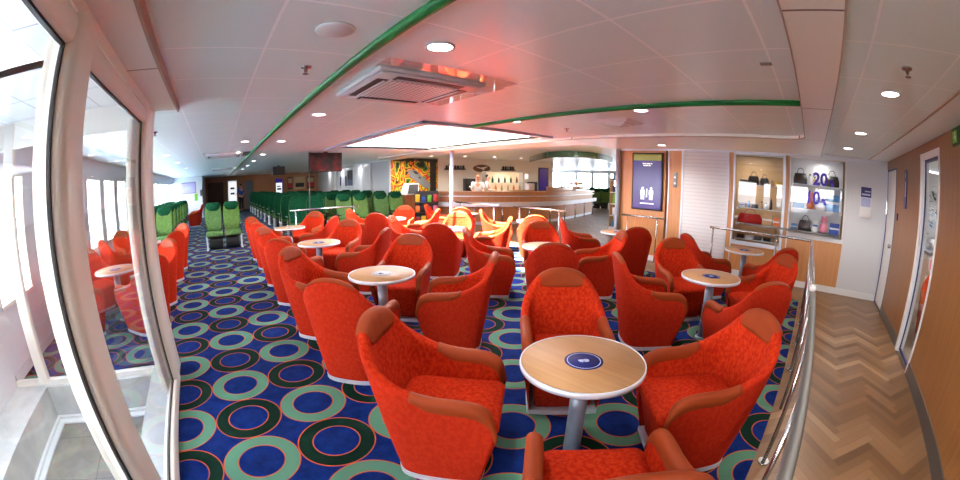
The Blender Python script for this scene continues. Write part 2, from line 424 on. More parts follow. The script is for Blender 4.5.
# ------------------------------------------------------------------ right corridor wall (y = YR)
b = MB(); T = .1
for x0, x1, z0, z1 in ((-2.9, 4.26, 0, ZC), (5.06, 6.62, 0, ZC), (4.26, 5.06, 2.27, ZC), (6.62, XS+.02, 2.24, ZC)): b.box(x0, x1, YR-T, YR, z0, z1)
struct('wall_right', b, 'wooddim')
b = MB(); b.box(-.7, 4.26, YR, YR+.014, 0, .13).box(5.06, 6.62, YR, YR+.014, 0, .13); struct('baseboard_right', b, 'steel')
d = MB()                                                # glazed door with white frame
d.box(4.98, 5.06, YR-.1, YR+.02, 0, 2.27).box(4.26, 4.32, YR-.1, YR+.006, 0, 2.27).box(4.3, 5.0, YR-.1, YR+.008, 2.2, 2.27)
w = struct('door_1', d, 'white')
MB().box(4.965, 4.98, YR-.05, YR-.03, .02, 2.2).box(4.32, 4.33, YR-.05, YR-.03, .02, 2.2).box(4.34, 4.95, YR-.05, YR-.03, .02, .05).box(4.34, 4.95, YR-.06, YR-.02, 2.17, 2.2).build('gasket', 'navy', w)
MB().box(4.34, 4.95, YR-.045, YR-.037, .05, 2.17).build('pane', 'glass', w)
d = MB(); d.box(6.66, XS-.06, YR-.06, YR-.01, .03, 2.2); w = struct('door_2', d, 'white')
MB().box(XS-.06, XS-.04, YR-.06, YR+.004, 0, 2.24).box(6.62, XS-.04, YR-.06, YR+.004, 2.2, 2.225).box(6.62, 6.66, YR-.06, YR+.002, 0, 2.2).build('door_edge_frame', 'navy', w)
MB().rbox(6.74, 6.80, YR-.012, YR+.05, 1.0, 1.06, .01).build('handle', 'chrome', w)
# small room seen through the glazed door
b = MB(); b.box(3.2, 8.2, -4.3, -4.2, 0, ZC).box(3.2, 3.3, -4.2, YR-T, 0, ZC).box(8.1, 8.2, -4.2, YR-T, 0, ZC); struct('wall_side_room', b, 'panelwhite')
b = MB(); b.box(3.2, 8.2, -4.3, YR-T, 2.4, 2.45); struct('ceiling_side_room', b, 'ceilplain')
b = MB(); b.box(3.2, 8.2, -4.3, YR, -.06, 0); struct('floor_side_room', b, 'landing')

# ------------------------------------------------------------------ shop front (x = XS)
b = MB(); T = .12
for y0, y1, z0, z1 in ((3.0, 4.12, .0, 2.34), (2.64, 2.92, 0, 2.34), (1.52, 1.63, 0, 2.34), (.38, .48, 0, 2.34), (.48, 1.52, 0, .6), (-.78, .38, .0, .88)):
    b.box(XS, XS+T, y0, y1, z0, z1)
struct('wall_shop', b, 'woodlit')
b = MB(); b.box(XS-.005, XS+T, YR, -.84, 0, ZC).box(XS, XS+T, -.84, -.78, 0, 2.34).box(XS-.02, XS+T, YR, 4.12, 2.34, 2.5); struct('wall_shop_white', b, 'panelwhite')
b = MB(); b.box(XS-.015, XS, YR, 1.6, 0, .11).box(XS-.014, XS, 2.6, 4.1, 0, .11); struct('baseboard_shop', b, 'white')
b = MB()
for y in (2.93, 2.625, 1.515, 1.63, .37, .47): b.box(XS-.008, XS+.02, y-.012, y+.012, 0, 2.34)
b.box(XS-.03, XS, YR, 4.1, 2.31, 2.345)
struct('trim_shop', b, 'alu')
b = MB(); b.box(XS+.01, XS+.05, 1.63, 2.62, 0.0, 2.33); w = struct('door_3', b, 'shutter')
MB().box(XS-.005, XS+.06, 2.6, 2.64, 0, 2.34).box(XS-.005, XS+.06, 1.62, 1.65, 0, 2.34).build('guide_rail', 'alu', w)
for nm, y0, y1, z0 in (('window_6', .48, 1.52, .6), ('window_7', -.78, .38, .88)):
    f = MB(); t = .03
    f.box(XS-.012, XS+.06, y0, y0+t, z0, 2.31).box(XS-.012, XS+.06, y1-t, y1, z0, 2.31).box(XS-.02, XS+.06, y0, y1, z0, z0+.07).box(XS-.012, XS+.06, y0, y1, 2.28, 2.31)
    w = struct(nm, f, 'alu' if nm == 'window_6' else 'white')
    MB().box(XS+.02, XS+.028, y0+t, y1-t, z0+.05, 2.29).build('pane', 'glass', w)
b = MB(); b.box(9.3, 9.4, -1.6, 4.1, 0, 2.5).box(XS+T, 9.3, -1.65, -1.6, 0, 2.5).box(XS+T, 28, 4.1, 4.2, 0, 2.6); struct('wall_shop_interior', b, 'tan')
b = MB(); b.box(XS+T-.02, 9.4, -1.65, 4.1, 2.42, 2.47); struct('ceiling_shop', b, 'ceilplain')
b = MB(); b.cyl((7.36, 4.12, 0), (7.36, 4.12, 2.36), .055, n=24); struct('pillar_column', b, 'pole')
b = MB(); b.cyl((5.65, 7.9, 0), (5.65, 7.9, 2.38), .05, n=24); struct('pillar_column_white', b, 'pole')

# ------------------------------------------------------------------ far walls
def wall_seg(name, p, q_, z1, m, t=.1, z0=0):
    p, q_ = Vector(p), Vector(q_); d = (q_-p).normalized(); n = Vector((-d.y, d.x))
    if n.dot(p) < 0: n = -n
    return struct(name, MB().prism([p[:], q_[:], (q_+n*t)[:], (p+n*t)[:]], z0, z1), m)
b = MB(); b.box(-2.9, -.95, YB, YB+.1, 0, ZC); struct('wall_back_white', b, 'panelwhite')
YF = 28
b = MB(); b.box(-.95, 7.8, YF, YF+.1, 0, 2.55); struct('wall_back', b, 'woodbar')
b = MB(); b.box(-1.0, -.95, YB, YF, 0, ZC); struct('wall_back_return', b, 'panelwhite')
wall_seg('wall_seating', (7.66, YF), (6.5, 13.2), 2.5, 'panelwhite')
wall_seg('wall_mural', (6.5, 13.2), (9.0, 13.6), 2.5, 'panelwhite')
wall_seg('wall_bar', (9.0, 13.6), (14.6, 12.0), 2.5, 'cream')
wall_seg('wall_bar_return', (14.6, 12.0), (26, 21.4), 2.5, 'panelwhite')
XF = 26
b = MB(); b.box(XF, XF+.1, 4.1, 21.5, 0, .95).box(XF, XF+.1, 4.1, 21.5, 2.3, 2.6)
for k in range(11): b.box(XF, XF+.1, 4.1+k*1.6, 4.3+k*1.6, .95, 2.3)
struct('wall_far_side', b, 'panelwhite')
for k in range(10):
    y0, y1 = 4.3+k*1.6, 5.7+k*1.6
    f = MB(); f.box(XF+.02, XF+.08, y0, y0+.04, .95, 2.3).box(XF+.02, XF+.08, y1-.04, y1, .95, 2.3).box(XF+.02, XF+.08, y0, y1, .95, 1.0).box(XF+.02, XF+.08, y0, y1, 2.26, 2.3)
    w = struct('window_%d' % (40+k), f, 'grey'); MB().box(XF+.045, XF+.053, y0+.03, y1-.03, .98, 2.28).build('pane', 'glass', w)
# closing wall behind the photographer
b = MB(); b.box(-2.9, -2.81, YR-.1, YR, -.45, 2.5); b.box(-2.9, -.7, YR-.1, YR, -.45, 0); struct('wall_rear', b, 'panelwhite')
# ------------------------------------------------------------------ tub chair (faces local +Y, origin at the base centre on the floor)
UK = np.array([0, .1, .2, .3, .4, .5, .6, .72, .82, .91, .965, 1.0])
TOP = np.array([(0, -.40), (.115, -.392), (.215, -.362), (.288, -.298), (.318, -.195), (.322, -.075), (.319, .04), (.316, .15), (.314, .235), (.311, .30), (.306, .33), (.300, .345)])
BOT = np.array([(0, -.235), (.09, -.232), (.17, -.215), (.222, -.175), (.242, -.115), (.248, -.05), (.25, .02), (.25, .10), (.248, .165), (.246, .21), (.244, .235), (.242, .25)])
HK = np.array([.925, .908, .852, .758, .682, .63, .608, .603, .592, .555, .50, .42])
def cr(arr, u):
    u = min(max(u, 0), 1); k = min(int(np.searchsorted(UK, u, 'right'))-1, len(UK)-2)
    t = (u-UK[k])/(UK[k+1]-UK[k]); A = np.array(arr, float)
    def tan(i):
        if i == 0: return (A[1]-A[0])/(UK[1]-UK[0]) if A.ndim == 1 or True else 0
        if i == len(UK)-1: return (A[-1]-A[-2])/(UK[-1]-UK[-2])
        return (A[i+1]-A[i-1])/(UK[i+1]-UK[i-1])
    h = UK[k+1]-UK[k]; m0, m1 = tan(k)*h, tan(k+1)*h
    if k == 0: m0 = m0*(0 if A.ndim == 1 else 1)
    return (2*t**3-3*t**2+1)*A[k]+(t**3-2*t**2+t)*m0+(-2*t**3+3*t**2)*A[k+1]+(t**3-t**2)*m1
def side(a, u):
    p = cr(a, abs(u)).copy()
    if a is not HK and u < 0: p[0] = -p[0]
    return p
def nrm(u):
    e = .02; p, q_ = side(TOP, max(u-e, -1)), side(TOP, min(u+e, 1)); d = q_-p
    n = np.array([-d[1], d[0]]); n /= np.linalg.norm(n)
    c = np.array([0, .1])-side(TOP, u)
    return n if n.dot(c) > 0 else -n
def shell_pt(u, z, off):
    h = float(side(HK, u)); v = (z-.035)/(h-.035)
    p = side(BOT, u)*(1-v)+side(TOP, u)*v
    return (*(p+nrm(u)*off), z)
TH = .062
def section(u, grow=0, zin=.36):
    h = float(side(HK, u)); t = TH; r = t/2
    if abs(u) > .93: t = TH*(1-.35*((abs(u)-.93)/.07)**2)
    pts = [shell_pt(u, .035+(h-r-.035)*k, -grow) for k in (0, .2, .4, .6, .8, .93, 1)]
    for a in np.linspace(0, math.pi, 7)[1:-1]:
        pts.append(shell_pt(u, h-r+(r+grow)*math.sin(a), r-(t/2+grow)*math.cos(a)-(r-t/2)))
    zi = min(zin, h-r-.02)
    pts += [shell_pt(u, zi+(h-r-zi)*k, t+grow) for k in (1, .9, .7, .45, .2, 0)]
    return pts
us = list(np.linspace(-1, 1, 57))
def make_shell(parent):
    b = MB(); secs = [section(u) for u in us]; n = len(secs[0]); vs = [p for s in secs for p in s]
    for k in range(len(secs)-1):
        for j in range(n-1):
            b.f.append([k*n+j, k*n+j+1, (k+1)*n+j+1, (k+1)*n+j]); b.m.append(1 if j >= 8 else 0); b.sm.append(True)
    b.f += [list(range(n)), [(len(secs)-1)*n+j for j in range(n)][::-1]]; b.m += [0, 0]; b.sm += [False, False]
    b.v = vs
    return b.build('backrest_shell', ['redplain', 'redpat'], parent)
def make_cap(parent, sgn):
    b = MB(); rings = []
    for u in np.linspace(.50, 1.0, 26):
        f = min(1, (u-.50)/.08); f = f*f*(3-2*f); h = float(side(HK, u)); r = TH/2; t = TH
        if u > .93: t = TH*(1-.35*((u-.93)/.07)**2)
        g = .006; d = .006+.045*f; s = u*sgn
        pts = [shell_pt(s, h-r-d*.7, -g*.3), shell_pt(s, h-r-d*.5, -g), shell_pt(s, h-r, -g)]
        for a in np.linspace(0, math.pi, 7)[1:-1]:
            pts.append(shell_pt(s, h-r+(r+g)*math.sin(a), t/2-(t/2+g)*math.cos(a)))
        pts += [shell_pt(s, h-r, t+g), shell_pt(s, h-r-d*.5, t+g), shell_pt(s, h-r-d*.7, t+g*.3)]
        rings.append(pts)
    b.loft(rings, 0, False, False)
    n = len(rings[0]); b.add(rings[-1], [list(range(n))]); b.add(rings[0], [list(range(n))])
    return b.build('armrest_cap', 'leather', parent)
def make_patch(parent):
    b = MB(); rings = []; r = TH/2
    for u in np.linspace(-.178, .178, 25):
        h = float(side(HK, u)); D = .108*math.sqrt(max(0, 1-(u/.18)**2)); g = .005
        pts = [shell_pt(u, h-r*.6, -.0005), shell_pt(u, h-r*.4, -g)]
        for a in np.linspace(.35, math.pi, 8): pts.append(shell_pt(u, h-r+(r+g)*math.sin(a), r-(r+g)*math.cos(a)))
        for k in (.25, .5, .75, .97): pts.append(shell_pt(u, h-r-D*k, TH+g))
        pts.append(shell_pt(u, h-r-D, TH+.0005)); rings.append(pts)
    b.loft(rings, 0, False, False)
    return b.build('headrest_patch', 'leather', parent)
def make_seat(parent):
    b = MB(); rings = []
    def ring(hw, yb, yf, z, rc):
        pts = []
        for cx, cy, a0 in ((hw-rc, yf-rc, 0), (-hw+rc, yf-rc, 90), (-hw+rc*2, yb+rc*2, 180), (hw-rc*2, yb+rc*2, 270)):
            q_ = rc if a0 < 180 else rc*2
            for a in np.linspace(a0, a0+90, 5): pts.append((cx+q_*math.cos(R(a)), cy+q_*math.sin(R(a)), z))
        # slight crown on the front edge
        return [(x, y+(.018*(1-(x/hw)**2) if y > yf-rc-.001 else 0), zz) for x, y, zz in pts]
    for hw, yb, yf, z, rc in ((.205, -.2, .225, .05, .03), (.222, -.2, .27, .2, .03), (.236, -.22, .31, .33, .03), (.245, -.23, .335, .385, .035), (.245, -.23, .338, .41, .035), (.238, -.225, .325, .428, .045), (.215, -.2, .29, .44, .05), (.12, -.1, .16, .450, .04)):
        rings.append(ring(hw, yb, yf, z, rc))
    b.loft(rings, 0, True)
    return b.build('seat_cushion', 'redpat', parent)
def make_plinth(parent):
    b = MB(); pts = [side(BOT, u) for u in np.linspace(-1, 1, 41)]
    pts = [(p[0]*1.02, p[1]*1.02) for p in pts]+[(x, .252+.012*(1-(x/.25)**2)) for x in np.linspace(.22, -.22, 9)]
    b.prism(pts, 0.0, .036); return b.build('plinth', 'alu', parent)
def make_chair():
    t = thing('tub_chair', 'x', 'chair')
    make_shell(t); make_cap(t, 1); make_cap(t, -1); make_patch(t); make_seat(t); make_plinth(t)
    return t
chair = make_chair(); cu = [False]

# ------------------------------------------------------------------ lounge table
def make_table(stk):
    t = thing('lounge_table', 'x', 'table'); RT = .335
    tp = MB().lathe([(0, .664), (RT-.004, .664), (RT-.004, .689), (0, .689)], n=64).build('tabletop', 'tabletop', t)
    MB().lathe([(RT-.004, .66), (RT, .66), (RT+.003, .675), (RT, .691), (RT-.006, .691), (RT-.006, .66), (RT-.004, .66)], n=64).build('edge_band', 'alu', t)
    MB().lathe([(0, .012), (.05, .012), (.05, .664), (0, .664)], n=28).build('leg', 'pole', t)
    MB().lathe([(0, 0), (.075, 0), (.075, .008), (.055, .016), (0, .016)], n=40).build('base', 'pole', t)
    if stk:
        s = MB().lathe([(0, .6892), (.103, .6892), (.103, .6902), (0, .6902)], n=40).build('sticker', 'sticker' if stk == 1 else 'stickergrey', t)
        s['label'] = 'round navy sticker with pale rim and white hand mark' if stk == 1 else 'round silver grey sticker'
        p = MB().lathe([(.086, .6903), (.091, .6903), (.091, .6907), (.086, .6907), (.086, .6903)], n=40)
        for a, ln in ((0, .03), (.5, .026), (.95, .022)):       # small pale hand mark in the middle
            c, s_ = math.cos(a+2.4), math.sin(a+2.4)
            p.cyl((0, 0, .6905), (c*ln, s_*ln, .6905), .007, .005, 8)
        p.cyl((.008, -.008, .6903), (.008, -.008, .691), .017, n=16)
        p.build('print', 'stickerring' if stk == 1 else 'navy', s)
    return t
tblue = make_table(1); tgrey = make_table(2); ub = [False]; ug = [False]
ordn = ['first', 'second', 'third', 'fourth']
rows = [('left row', 1.515, [.965, 3.32, 5.63, 8.0]), ('middle row', 3.98, [.98, 3.33, 5.63, 8.0]), ('row along the chrome railing', 6.2, [1.0, 3.42, 5.63, 8.0])]
SKIP = set()
special = {('left row', 0, -1, 1): 'orange-red tub chair in the foreground left of the nearest table, facing it sideways',
           ('left row', 0, 1, 1): 'red tub chair behind the nearest table, front towards the camera',
           ('left row', 0, 1, -1): 'red tub chair right of the nearest table with its back to the railing',
           ('left row', 0, -1, -1): 'red tub chair cut off by the bottom edge, only seat and arms showing'}
for rn, x, ys in rows:
    for k, y in enumerate(ys):
        lab = 'round beech table, %s from the camera in the %s' % (ordn[k], rn)
        if rn == 'left row' and k == 0: lab = 'nearest round beech table with a clear navy sticker at its centre'
        if rn == 'left row' and k in (1, 3): place(tgrey, ug, (x, y, 0), R(30), lab, 'round lounge tables')
        else: place(tblue, ub, (x, y, 0), R(20*k), lab, 'round lounge tables')
        for sx, sy in ((-1, -1), (-1, 1), (1, -1), (1, 1)):
            if x > 6 and sx > 0: continue
            d = .75+random.uniform(-.015, .02)
            cx, cy = x+sx*d*.7071, y+sy*d*.7071
            rz = math.atan2(y-cy, x-cx)-math.pi/2+R(random.uniform(-3, 3))
            key = (rn, k, sx, sy)
            if key in SKIP: continue
            if rn == 'left row':
                where = ('aisle side' if sx < 0 else 'inner side')
            elif rn == 'middle row': where = 'left side' if sx < 0 else 'right side'
            else: where = 'left side'
            rs = {'left row': 'left row', 'middle row': 'middle row'}.get(rn, 'railing row')
            lb = special.get(key) or 'red tub chair, %s, %s corner of the %s table in the %s' % (where, 'near' if sy < 0 else 'far', ordn[k], rs)
            place(chair, cu, (cx, cy, 0), rz, lb, 'red tub chairs')
for k, y in enumerate((5.4, 8.0)):
    place(tblue, ub, (-1.67, y, 0), R(50), ['round table beside the windows, seen through the glass enclosure', 'round table beside the windows beyond the glass enclosure'][k], 'round lounge tables')
    for sx, sy in ((-1, -1), (-1, 1), (1, -1), (1, 1)):
        cx, cy = -1.67+sx*.53, y+sy*.53
        rz = math.atan2(y-cy, -1.67-cx)-math.pi/2
        place(chair, cu, (cx, cy, 0), rz, 'red tub chair, %s, %s corner of the %s table by the outer windows' % ('window side' if sx < 0 else 'aisle side', 'near' if sy < 0 else 'far', ['first', 'second'][k]), 'red tub chairs')
for k, y in enumerate((18.3, 19.5)):
    place(chair, cu, (-1.2, y, 0), R(90), ['red tub chair past the green seats by the windows, nearer one', 'red tub chair past the green seats, closest to the end wall'][k], 'red tub chairs')

# ------------------------------------------------------------------ twin green seats (face local +Y)
def make_twin():
    t = thing('twin_seat', 'x', 'seat')
    for s in (-1, 1):
        x = s*.27
        b = MB(); b.rbox(x-.235, x+.235, -.22, .30, .36, .47, .03); b.build('seat_cushion', 'greenfab', t)
        b = MB(); rings = []
        for z, y, w, th in ((.44, -.20, .20, .09), (.55, -.215, .225, .11), (.7, -.245, .245, .12), (.85, -.28, .25, .11), (.98, -.305, .245, .10), (1.08, -.32, .235, .09), (1.14, -.325, .21, .07)):
            rings.append([(x+w*a, y+th*c, z) for a, c in ((-1, -.35), (-.85, -.6), (0, -.6), (.85, -.6), (1, -.35), (1, .45), (.85, .5), (.5, .38), (0, .34), (-.5, .38), (-.85, .5), (-1, .45))])
        b.loft(rings, 0, True); b.build('backrest', 'greenmid' if s < 0 else 'greenfab', t)
        b = MB(); rings = []
        for z, y, w, th in ((.45, -.255, .215, .03), (.8, -.335, .262, .03), (1.05, -.375, .255, .03), (1.2, -.39, .2, .03)):
            rings.append([(x+w*a, y+th*c, z) for a, c in ((-1, -.5), (1, -.5), (1, .8), (-1, .8))])
        b.loft(rings, 0, True, True, False); b.build('back_shell', 'greendark', t)
        b = MB(); rings = []
        for z, y, w, th in ((1.0, -.30, .12, .065), (1.05, -.30, .19, .075), (1.12, -.315, .225, .085), (1.18, -.325, .21, .085), (1.225, -.335, .15, .06)):
            rings.append([(x+w*math.cos(a), y+th*math.sin(a), z) for a in np.linspace(0, 2*math.pi, 16, endpoint=False)])
        b.loft(rings, 0, True); b.build('headrest_cover', 'greendark', t)
    for x in (-.535, 0, .535):
        b = MB(); b.rbox(x-.025, x+.025, -.22, .2, .60, .64, .012); b.box(x-.012, x+.012, -.2, -.14, .36, .61).build('armrest', 'black', t)
    for x in (-.5, .5):
        b = MB(); b.box(x-.02, x+.02, -.2, .22, .30, .36).box(x-.018, x+.018, -.1, -.05, 0, .31).box(x-.018, x+.018, .12, .17, 0, .31).box(x-.03, x+.03, -.22, .24, 0, .02); b.build('leg', 'alu', t)
    b = MB(); b.box(-.5, .5, -.12, .1, .31, .36); b.build('crossbar', 'dark', t)
    for x in (-.24, .24): MB().rbox(x-.2, x+.2, -.15, .2, .04, .3, .03).build('underseat_box', 'black', t)
    return t
twin = make_twin(); ut = [False]
place(twin, ut, (.09, 10.75, 0), R(180), 'pair of bright green seats standing alone in the blue aisle', 'green seat pairs')
words = ['front', 'second', 'third', 'fourth', 'fifth', 'sixth', 'seventh', 'eighth', 'ninth', 'tenth']
for k in range(10):
    place(twin, ut, (2.62, 11.35+k*1.5, 0), 0, 'pair of dark green seats along the aisle, %s row, backs to the camera' % words[k], 'green seat pairs')
for k in range(8):
    place(twin, ut, (4.05, 10.6+k*1.2, 0), R(180), 'pair of green seats in the central block, %s row, fronts to the camera' % words[k], 'green seat pairs')
for k in range(6):
    if k < 5: place(twin, ut, (5.35, 10.7+k*1.2, 0), R(180), 'pair of green seats nearest the mural side, %s row, fronts to the camera' % words[k], 'green seat pairs')
for k in range(7):
    place(twin, ut, (-1.95, 10.9+k*.98, 0), R(180), 'pair of green seats beside the outer windows, %s row' % words[k], 'green seat pairs')
for k, (x, y) in enumerate(((19.2, 11.9), (20.3, 11.4), (20.2, 12.9), (21.4, 12.4))):
    place(twin, ut, (x, y, 0), R(115), 'pair of green seats beyond the bar by the far windows, %s' % ['front left pair', 'front right pair', 'rear left pair', 'rear right pair'][k], 'green seat pairs')

# ------------------------------------------------------------------ rails
def rail(label, pts, posts, z=.95, name='handrail', group='chrome handrails', r=.021, mid=(), post_r=.016):
    t = thing(name, label, 'railing', (pts[0][0], pts[0][1], 0), 0, group); o = Vector((pts[0][0], pts[0][1], 0))
    L = lambda p, zz: (p[0]-o.x, p[1]-o.y, zz)
    MB().tube([L(p, z) for p in pts], r, 12).build('top_rail', 'chrome', t)
    for zz in mid: MB().tube([L(p, zz) for p in pts], .009, 8).build('lower_rail', 'chrome', t)
    for p in posts:
        b = MB(); b.cyl(L(p, 0), L(p, z-.01), post_r, n=14); po = b.build('post', 'chrome', t)
        MB().cyl(L(p, 0), L(p, .012), .045, n=20).build('foot_flange', 'chrome', po)
    return t
YRL = -.13
corner = [(3.06, YRL), (4.0, YRL), (5.0, YRL), (6.2, YRL)]+[(6.5-.18+.18*math.sin(a), YRL+.18-.18*math.cos(a)) for a in np.linspace(.15, math.pi/2, 7)]+[(6.5, .6), (6.5, 1.2), (6.5, 1.72)]
t = rail('curved chrome railing turning the corner between lounge and plank walkway', corner, [(3.72, YRL), (4.48, YRL), (5.24, YRL), (6.0, YRL), (6.5, .5), (6.5, 1.66)], .95)
o = Vector((3.0, YRL, 0))
bm_ = bmesh.new(); bmesh.ops.create_uvsphere(bm_, u_segments=16, v_segments=10, radius=.03)
e = MB(); e.add([(v.co.x, v.co.y, v.co.z+.95) for v in bm_.verts], [[v.index for v in f.verts] for f in bm_.faces], 0, True); bm_.free(); e.build('end_ball', 'white', t)
t = thing('handrail', 'broad flat steel handrail in the foreground between carpet and plank floor', 'railing', (2.9, YRL, 0), 0, 'chrome handrails')
MB().tube([(x, 0, .94) for x in np.linspace(.04, -3.9, 10)], .03, 14, flat=(.026, .012)).build('top_rail', 'steel', t)
for x in (.07-.78, .07-1.54, .07-2.3, .07-3.06):
    po = MB().cyl((x+.0, 0, 0), (x, 0, .93), .014, n=14).build('post', 'chrome', t)
    MB().cyl((x, 0, 0), (x, 0, .012), .04, n=20).build('foot_flange', 'chrome', po)
po = MB().cyl((.03, 0, 0), (.03, 0, .93), .014, n=14).build('post', 'chrome', t)
rail('straight leaning rail in front of the bar, right one with two posts', [(6.45, 4.85), (6.45, 6.45)], [(6.45, 5.05), (6.45, 6.25)], .95)
rail('straight leaning rail in front of the bar, left one nearer the white pole', [(6.3, 6.82), (6.3, 8.6)], [(6.3, 7.0), (6.3, 8.4)], .95)
rail('leaning rail in front of the green seats', [(1.76, 9.15), (3.58, 9.15)], [(1.9, 9.15), (3.45, 9.15)], .95)
t = rail('low handrail on two posts under the purple screen', [(7.28, 2.92), (7.28, 3.95)], [(7.28, 3.1), (7.28, 3.8)], .92)
t = thing('wall_handrail', 'horizontal steel handrail fixed to the wood panel under the display window', 'railing', (7.36, -.7, 0), 0, 'chrome handrails')
MB().tube([(0, 0, 1.0), (0, .6, 1.0), (0, 1.95, 1.0)], .019, 12).build('top_rail', 'steel', t)
for y in (.1, .9): MB().cyl((0, y, 1.0), (.07, y, .97), .009, n=8).build('bracket', 'steel', t)
# ------------------------------------------------------------------ ceiling fittings
def downlight(proto=[None]):
    if proto[0] is None:
        t = thing('ceiling_downlight', 'x', 'light')
        MB().lathe([(.074, 0), (.088, -.002), (.088, -.008), (.074, -.008), (.07, 0)], n=32).build('trim_ring', 'white', t)
        MB().lathe([(0, -.001), (.074, -.001), (.074, -.005), (0, -.006)], n=32).build('diffuser', 'lamp', t)
        proto[0] = t; return t
    return copy_tree(proto[0])
DL = []
def dline(lab, pts, z):
    for k, (x, y) in enumerate(pts):
        o = downlight(); o.location = (x, y, z); o['group'] = 'ceiling downlights'
        o['label'] = lab % (ordn+['fifth', 'sixth', 'seventh', 'eighth'])[k]; DL.append((x, y, z))
dline('round downlight right of the long green strip, %s from the camera', [(1.172, 1.766), (1.165, 4.236), (1.2, 7.0), (1.2, 9.9), (1.2, 12.4), (1.2, 15.1), (1.2, 18)], ZC)
dline('round downlight left of the long green strip, %s from the camera', [(.5, 6.9), (.5, 9.0)], ZC)
dline('round downlight over the plank walkway, %s from the camera', [(2.94, -.72), (4.77, -.70), (6.24, -.68), (1.1, -.72)], ZC)
dline('round downlight near the green crosspiece, %s one', [(3.65, 1.757), (3.55, 3.537)], ZC)
dline('round downlight in the low ceiling before the shop, %s one', [(6.6, 2.75)], 2.335)
dline('round downlight over the window aisle, %s one', [(-1.2, 8.6), (-1.2, 11.0), (-1.2, 14.0)], ZC)
dline('small downlight over the bar, %s from the left', [(9.0, 11.7), (10.2, 11.3), (11.4, 11.0), (13.2, 10.5)], 2.5)
dline('small downlight above the mural corner, %s from the left', [(6.9, 12.6), (7.9, 12.4)], 2.5)
dline('small downlight above the central green seats, %s one', [(3.3, 10.0), (3.3, 13.0)], ZC)
# speaker, sprinklers, sensors
t = thing('ceiling_speaker', 'flat round white ceiling speaker left of the green strip', 'speaker', (.545, 1.783, ZC))
MB().lathe([(0, 0), (.094, 0), (.094, -.008), (.084, -.014), (0, -.016)], n=40).build('grille', 'white', t)
MB().lathe([(.094, -.001), (.104, -.001), (.104, -.006), (.094, -.008)], n=40).build('rim', 'ceilplain', t)
for k, (x, y, lb) in enumerate(((.568, 2.466, 'chrome fire sprinkler with red bulb left of the green strip'), (2.341, -.723, 'chrome fire sprinkler above the plank walkway'), (-.9, 5.2, 'small chrome sprinkler over the window aisle'), (4.5, 3.4, 'small sprinkler between skylight and ceiling grille'))):
    t = thing('fire_sprinkler', lb, 'sprinkler', (x, y, ZC), 0, 'fire sprinklers')
    MB().lathe([(0, 0), (.04, 0), (.036, -.01), (.015, -.014), (.011, -.035), (0, -.035)], n=20).build('body', 'chrome', t)
    MB().lathe([(0, -.05), (.022, -.05), (.022, -.053), (0, -.053)], n=16).cyl((.012, 0, -.03), (.006, 0, -.052), .0025, n=6).cyl((-.012, 0, -.03), (-.006, 0, -.052), .0025, n=6).build('deflector', 'chrome', t)
    MB().cyl((0, 0, -.034), (0, 0, -.05), .005, n=8).build('bulb', 'red', t)
b = MB(); b.rbox(2.36, 2.41, .20, .28, ZC-.006, ZC, .002)
tag(b.build('ceiling_plate', 'grey'), 'small grey rectangular plate on a ceiling panel by the beam', 'plate')
# cassette air conditioners
def cassette(label, loc, s=1.0, proto=[None]):
    if proto[0] is None:
        t = thing('air_conditioner', 'x', 'air conditioner')
        bo = MB().rbox(-.46, .46, -.46, .46, -.035, .0, .01).rbox(-.44, .44, -.44, .44, -.052, -.03, .012).build('housing', 'white', t)
        g = MB(); g.box(-.285, .285, -.285, .285, -.058, -.05)
        MB().box(-.5, .62, -.66, -.47, -.02, -.015).box(.47, .66, -.47, .5, -.02, -.015).build('acrylic_deflector', 'glass', t)
        g.build('grille_panel', 'grillegrey', t)
        for k, a in enumerate((0, 90, 180, 270)):
            c, s_ = math.cos(R(a)), math.sin(R(a)); v = MB(); v.box(-.29, .29, .31, .40, -.056, -.045, 0, R(a)); sl = v.build('outlet_slot', 'dark', t)
            f = MB(); f.box(-.265, .265, .325, .340, -.064, -.054, 0, R(a)) if k else f.box(-.265, .265, .33, .40, -.066, -.060, 0, R(a))
            f.build('louver', 'white', sl)
        proto[0] = t
    else: t = copy_tree(proto[0])
    t.location = loc; t['label'] = label; t['group'] = 'cassette air conditioners'; return t
M['grillegrey'] = m = mat('perforated grille', lin(226, 226, 224), .4); q = NT(m); x, y, z = q.xyz(q.obj())
hx = q.math('SUBTRACT', q.math('FRACT', q.math('MULTIPLY', x, 24)), .5); hy = q.math('SUBTRACT', q.math('FRACT', q.math('MULTIPLY', y, 24)), .5)
hh = q.math('LESS_THAN', q.math('ADD', q.math('MULTIPLY', hx, hx), q.math('MULTIPLY', hy, hy)), .09); q.color(q.mix(hh, lin(226, 226, 224), lin(150, 148, 146)))
cassette('white cassette air conditioner with open flap beside the green strip', (1.48, 2.71, ZC)); cassette('white cassette air conditioner far off over the blue aisle', (.15, 9.4, ZC))
cassette('white cassette air conditioner over the far end of the aisle', (.2, 16.0, ZC))
t = thing('ceiling_diffuser', 'square white ceiling air diffuser before the green crosspiece', 'vent', (4.25, 2.35, ZC))
for k, (w, dz) in enumerate(((.24, .0), (.18, .016), (.12, .032), (.06, .046))):
    MB().loft([[(-w, -w, -dz), (w, -w, -dz), (w, w, -dz), (-w, w, -dz)], [(-w+.05, -w+.05, -dz-.03), (w-.05, -w+.05, -dz-.03), (w-.05, w-.05, -dz-.03), (-w+.05, w-.05, -dz-.03)]], 0, True, True, False).build('vane', 'white', t)
